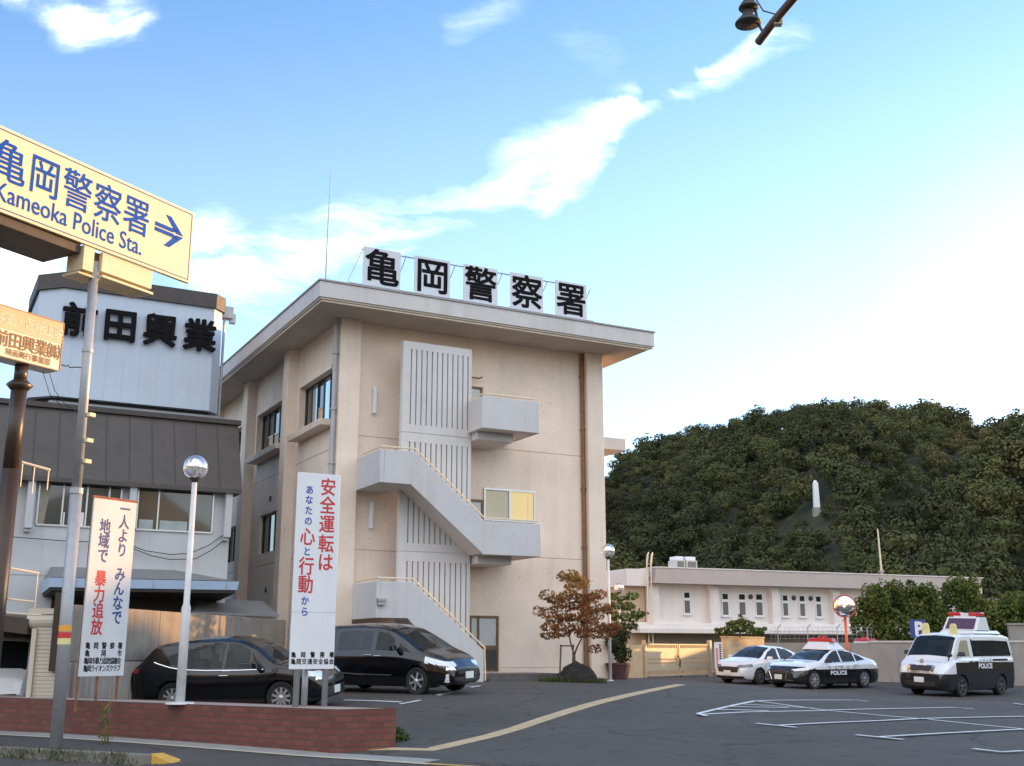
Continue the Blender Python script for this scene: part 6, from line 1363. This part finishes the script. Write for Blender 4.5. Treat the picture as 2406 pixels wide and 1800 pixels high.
# rock
rk = bmesh.new(); bmesh.ops.create_icosphere(rk, subdivisions=4, radius=1.0)
from mathutils import noise as mnoise
for v_ in rk.verts:
    n_ = mnoise.fractal(v_.co*1.7+Vector((3, 1, 5)), 1.0, 2.0, 4); v_.co *= 1+.16*n_; v_.co = Vector((v_.co.x*.66, v_.co.y*.5, max(-.2, v_.co.z)*.60*(1-.35*abs(v_.co.x))))
me = bpy.data.meshes.new('rock'); rk.to_mesh(me); rk.free(); me.materials.append(M['rock']); ro = bpy.data.objects.new('rock', me); COL.objects.link(ro)
rp = xs_(*zt_(1215, 1480)); ro.location = (rp[0], 37.1, gz(rp[0], 37.1)+.06); tag(ro, 'dark pointed boulder at the foot of the red leaved tree', 'boulder')
def tufts(n, area, h, rng, lean=.35):
    """grass blades: area(n) gives points on the ground"""
    P = area(n); az_ = rng.uniform(0, 2*pi, n); hh = h*rng.uniform(.4, 1.2, n); w_ = rng.uniform(.004, .012, n)
    dx = np.stack([np.cos(az_), np.sin(az_), np.zeros(n)], -1); side = np.stack([-np.sin(az_), np.cos(az_), np.zeros(n)], -1)*w_[:, None]
    tip = P+dx*(hh*lean)[:, None]*rng.uniform(.3, 1.5, n)[:, None]; tip[:, 2] += hh; midp = P*.5+tip*.5; midp[:, 2] += hh*.12
    return np.stack([P-side, P+side, midp+side*.9, tip], 1)
ML_grass = mat_leaf('grass_blades', [(.05, .065, .02), (.09, .11, .03), (.13, .13, .05)], .7, .3)
def ar(x0, x1, y0, y1, dz=0.0):
    def f(n):
        x, y = rng.uniform(x0, x1, n), rng.uniform(y0, y1, n); return np.stack([x, y, gz(x, y)-.01+dz], -1)
    return f
rx0, rx1 = xs_(*zt_(760, 1500))[0], xs_(*zt_(1560, 1500))[0]
quads_object('rough_grass', tufts(2600, ar(rx0, rx1, 36.55, 37.5), .16, rng), rng.uniform(0, .8, 2600), ML_grass, kind='stuff')
# green tree behind, evergreen shrub in a pot, shrubs, hedge trees
def leafy(name, label, cat, base, lumps, n, size, cols, trunk=True, group=None, r0=.06, trans=.3):
    o = thing(name, label, cat, base, group)
    if trunk: limbs(base, [(l[0], l[1], l[2]) for l in lumps], r0, M['bark'], o)
    q = leaf_cloud(n, lumps, size, rng); quads_object('crown', q, np.clip(rng.normal(.45, .22, n), 0, 1), cols, o)
    return o
ML_green = mat_leaf('fresh_green_leaves', [(.045, .075, .018), (.08, .13, .03), (.14, .18, .05)], .55, .35)
ML_dark = mat_leaf('dark_evergreen_leaves', [(.02, .034, .012), (.036, .056, .018), (.06, .08, .025)], .7, .1)
ML_hedge = mat_leaf('hedge_leaves', [(.05, .08, .02), (.10, .14, .032), (.22, .22, .06)], .8, .2)
gy = 43.0
def gp(x, y, yy=gy): p = at_y(*zt_(x, y), yy); return p
lum = []
for x, y, r in ((1680, 520, .26), (1780, 560, .24), (1880, 520, .30), (1700, 640, .28), (1830, 640, .3), (1690, 760, .28), (1950, 740, .30), (2030, 740, .18), (1800, 780, .26), (1880, 800, .26), (1740, 880, .26), (1900, 890, .22), (1720, 990, .24), (1800, 960, .2), (1660, 900, .24)):
    p = gp(x, y); lum.append((p[0], gy+rng.uniform(-.4, .4), p[2], r, r*.55))
tb = gp(1700, 1300); leafy('leafy_tree', 'green leafy young tree behind the right corner of the station', 'tree', (tb[0], gy, .6), lum, 900, .075, ML_green, r0=.05)
sb0 = gp(1725, 1380, 40.8); 
po = thing('potted_shrub', 'dark evergreen shrub in a dark red pot by the station corner', 'shrub', (sb0[0], 40.8, gz(sb0[0], 40.8)))
pz0 = gz(sb0[0], 40.8); q = MB(); q.lathe([(.30, 0), (.44, .5), (.47, .5), (.47, .56), (.40, .56), (.40, .48)], (sb0[0], 40.8, pz0), 20); build('pot', q, M['pot'], po)
lum = [(sb0[0]+rng.uniform(-.2, .2), 40.8+rng.uniform(-.15, .15), pz0+.8+.16*k, .30, .26) for k in range(6)]+[(sb0[0]+.3, 40.8, pz0+.95, .18, .12)]
quads_object('foliage', leaf_cloud(1300, lum, .06, rng), rng.uniform(0, .9, 1300), ML_dark, po)
sc0 = on(*zB(1270, 870)); shp = at_y(*zB(1275, 930), 50.2)
leafy('bushy_shrub', 'round green shrub growing on top of the tan block wall', 'shrub', (shp[0], 51.0, 2.28), [(shp[0]+dx, 51.0+rng.uniform(-.3, .3), z, r, r*.6) for dx, z, r in ((-.75, 2.5, .3), (-.4, 2.62, .34), (0, 2.7, .36), (.4, 2.62, .34), (.8, 2.5, .3), (.1, 2.95, .24), (-.25, 2.9, .2), (.3, 2.9, .2), (.05, 3.2, .12), (-.5, 2.85, .12), (.6, 2.85, .14), (-1.0, 2.6, .12), (1.05, 2.65, .12))], 1500, .065, ML_hedge, r0=.04)
zp = lambda x, y: (1900+x*.2417, 1300+y*.2417)
hedges = [('broad dark hedge tree nearest the traffic mirror', [(560, 560, .9), (640, 470, .8), (700, 620, 1.0), (560, 720, .9), (680, 770, .9), (620, 400, .35)]), ('tall dark hedge tree with bright tips in the middle of the hedge row', [(800, 430, .8), (860, 560, .95), (950, 470, .85), (1000, 380, .35), (800, 700, 1.0), (930, 720, 1.0), (780, 370, .4), (1000, 600, .9)]),
          ('hedge tree with yellowish top above the blue parking sign', [(1100, 470, .8), (1180, 560, .9), (1120, 650, .95), (1200, 720, .95), (1100, 420, .4), (1240, 640, .9)]), ('rounded sunlit hedge tree behind the sign box of the police van', [(1380, 400, .75), (1500, 380, .8), (1580, 440, .85), (1450, 540, 1.0), (1600, 580, .9), (1380, 680, .9), (1540, 720, 1.0), (1410, 340, .35), (1530, 320, .4), (1660, 560, .5)])]
for k, (lab, pts) in enumerate(hedges):
    yy = 52.0+.5*k; lum = []
    for x, y, r in pts: p = at_y(*zp(x, y), yy); lum.append((p[0], yy+rng.uniform(-.5, .5), p[2], r*.78, r*.72))
    lum += [(l[0]+rng.uniform(-.7, .7), l[1]+rng.uniform(-.6, .3), l[2]+rng.uniform(.35, .75)*l[4], rng.uniform(.16, .3), rng.uniform(.25, .5)) for l in list(lum) for _ in range(3)]
    bx_ = np.mean([l[0] for l in lum]); leafy('hedge_tree', lab, 'tree', (bx_, yy, .4), lum, 6500, .075, ML_hedge, group='hedge trees behind the yard wall', r0=.1, trans=.25)
for k, (x, y) in enumerate(((1790, 560), (1900, 500), (2080, 520), (1830, 640))):
    p = at_y(*zp(x, y), 60); lum = [(p[0]+rng.uniform(-.7, .7), 60+rng.uniform(-.6, .6), p[2]+rng.uniform(-.9, .3), rng.uniform(.5, .9), rng.uniform(.45, .7)) for _ in range(7)]
    leafy('garden_shrub', ['leafy shrub left of the tiled house roof', 'leafy shrub against the tiled house roof ridge', 'leafy shrub at the right edge beside the tiled house', 'low shrub between the hedge and the tiled house'][k], 'shrub', (p[0], 60, .5), lum, 1500, .10, ML_hedge, group='shrubs around the tiled house')
# tiled house at the right edge
hp0 = at_y(*zp(1960, 640), 63); ho_ = thing('tiled_house', 'small house with a grey tiled roof at the right edge behind the hedge', 'house', (hp0[0]+4, 66, .4))
hx, hz0 = hp0[0], hp0[2]
q = MB(); q.box(hx+.2, hx+9, 63.6, 70, .3, hz0-.2); build('wall', q, mat('grey_house_wall', (.30, .29, .26), .85, .12, 1.5), ho_)
q = MB(); zr_ = at_y(*zp(1960, 470), 66)[2]
q.hexa([(hx-.9, 62.6, hz0-.25), (hx+9.5, 62.6, hz0-.25), (hx+9.5, 70.8, hz0-.25), (hx-.9, 70.8, hz0-.25)], [(hx-.2, 66.4, zr_), (hx+9.5, 66.4, zr_), (hx+9.5, 66.8, zr_), (hx-.2, 66.8, zr_)])
for k in range(26): x = hx-.7+k*.4; q.tube([(x, 62.65, hz0-.15), (x+.02, 66.3, zr_+.03)], .05, 5)
build('roof', q, M['tile'], ho_)
q = MB(); q.tube([(hx-.3, 66.6, zr_+.06), (hx+9.5, 66.6, zr_+.06)], .14, 8); build('ridge', q, M['tile'], ho_)
q = MB(); q.box(hx+1.2, hx+2.6, 63.55, 63.6, hz0-1.6, hz0-.6); wf = build('window', q, M['alu'], ho_); q = MB(); q.box(hx+1.28, hx+2.52, 63.53, 63.548, hz0-1.52, hz0-.68); build('pane', q, M['glass'], wf)
wl0 = at_y(*zp(1945, 700), 56); q = MB(); q.box(wl0[0], wl0[0]+8, 56, 56.2, .2, wl0[2]); q.box(wl0[0]-.05, wl0[0]+8, 55.95, 56.25, wl0[2]+.001, wl0[2]+.1); build('garden_wall', q, M['conc2'], None, loc=(wl0[0], 56, .3), label='grey garden wall at the right edge behind the police van', cat='wall', bevel=.01)
# weeds along the kerb and round the end of the planter
kp = lambda n: (lambda t, o: np.stack([KA[0]+KD[0]*t+KN[0]*o, KA[1]+KD[1]*t+KN[1]*o, np.full(n, -.0)], -1))(rng.choice([.4, .9, 1.6, 2.0, -.6, 2.9], n)+rng.normal(size=n)*.22, rng.uniform(.02, .22, n))
def kp2(n):
    P = kp(n); P[:, 2] = rng.uniform(-.17, 0, n); return P
quads_object('kerb_weeds', tufts(750, kp2, .10, rng, .8), rng.uniform(.1, 1, 750), ML_grass, kind='stuff')
tw0 = hit(186*D, 1585*D); 
wd = thing('tall_weed', 'single tall yellow green weed growing in front of the brick planter', 'weed', (-7.2, 20.75, 0))
q = []; ww = []
for k in range(7):
    x, y = -7.2+rng.normal()*.05, 20.75+rng.normal()*.04; hh = rng.uniform(.35, .85); ww.append(tufts(1, lambda n: np.array([[x, y, 0.0]]), hh, rng, .12))
for k in range(46):
    z = rng.uniform(.05, .62); x, y = -7.2+rng.normal()*.05, 20.75+rng.normal()*.04; ww.append(tufts(1, lambda n: np.array([[x, y, z]]), .16, rng, .9))
W_ = np.concatenate(ww); W_[:, 1] += (W_[:, 1]-W_[:, 0])*1.3; quads_object('foliage', W_, rng.uniform(.5, 1, len(W_)), mat_leaf('weed_leaves', [(.10, .13, .03), (.20, .20, .05)], .6, .35), wd)
e0 = np.array(hit(1400*.4069+300, 1380+905*.4069)[:2]); e1 = np.array(hit(300+1580*.4069, 1380+890*.4069)[:2])
cl = []
for t, hgt, r in ((.15, .05, .10), (.35, .07, .12), (.55, .09, .14), (.75, .13, .18), (.95, .11, .16), (.85, .16, .14), (.45, .05, .1)):
    p = e0+(e1-e0)*t+np.array([0, .1]); cl.append((p[0], p[1], gz(*p)+hgt*.6, r, hgt))
cb2 = thing('low_bush', 'low bright green ground plant at the foot of the brick planter end', 'plant', (*e1, gz(*e1)))
q = leaf_cloud(1500, cl, .028, rng); q[:, :, 2] = np.maximum(q[:, :, 2], .03); quads_object('foliage', q, rng.uniform(.1, .9, 1500), ML_green, cb2)
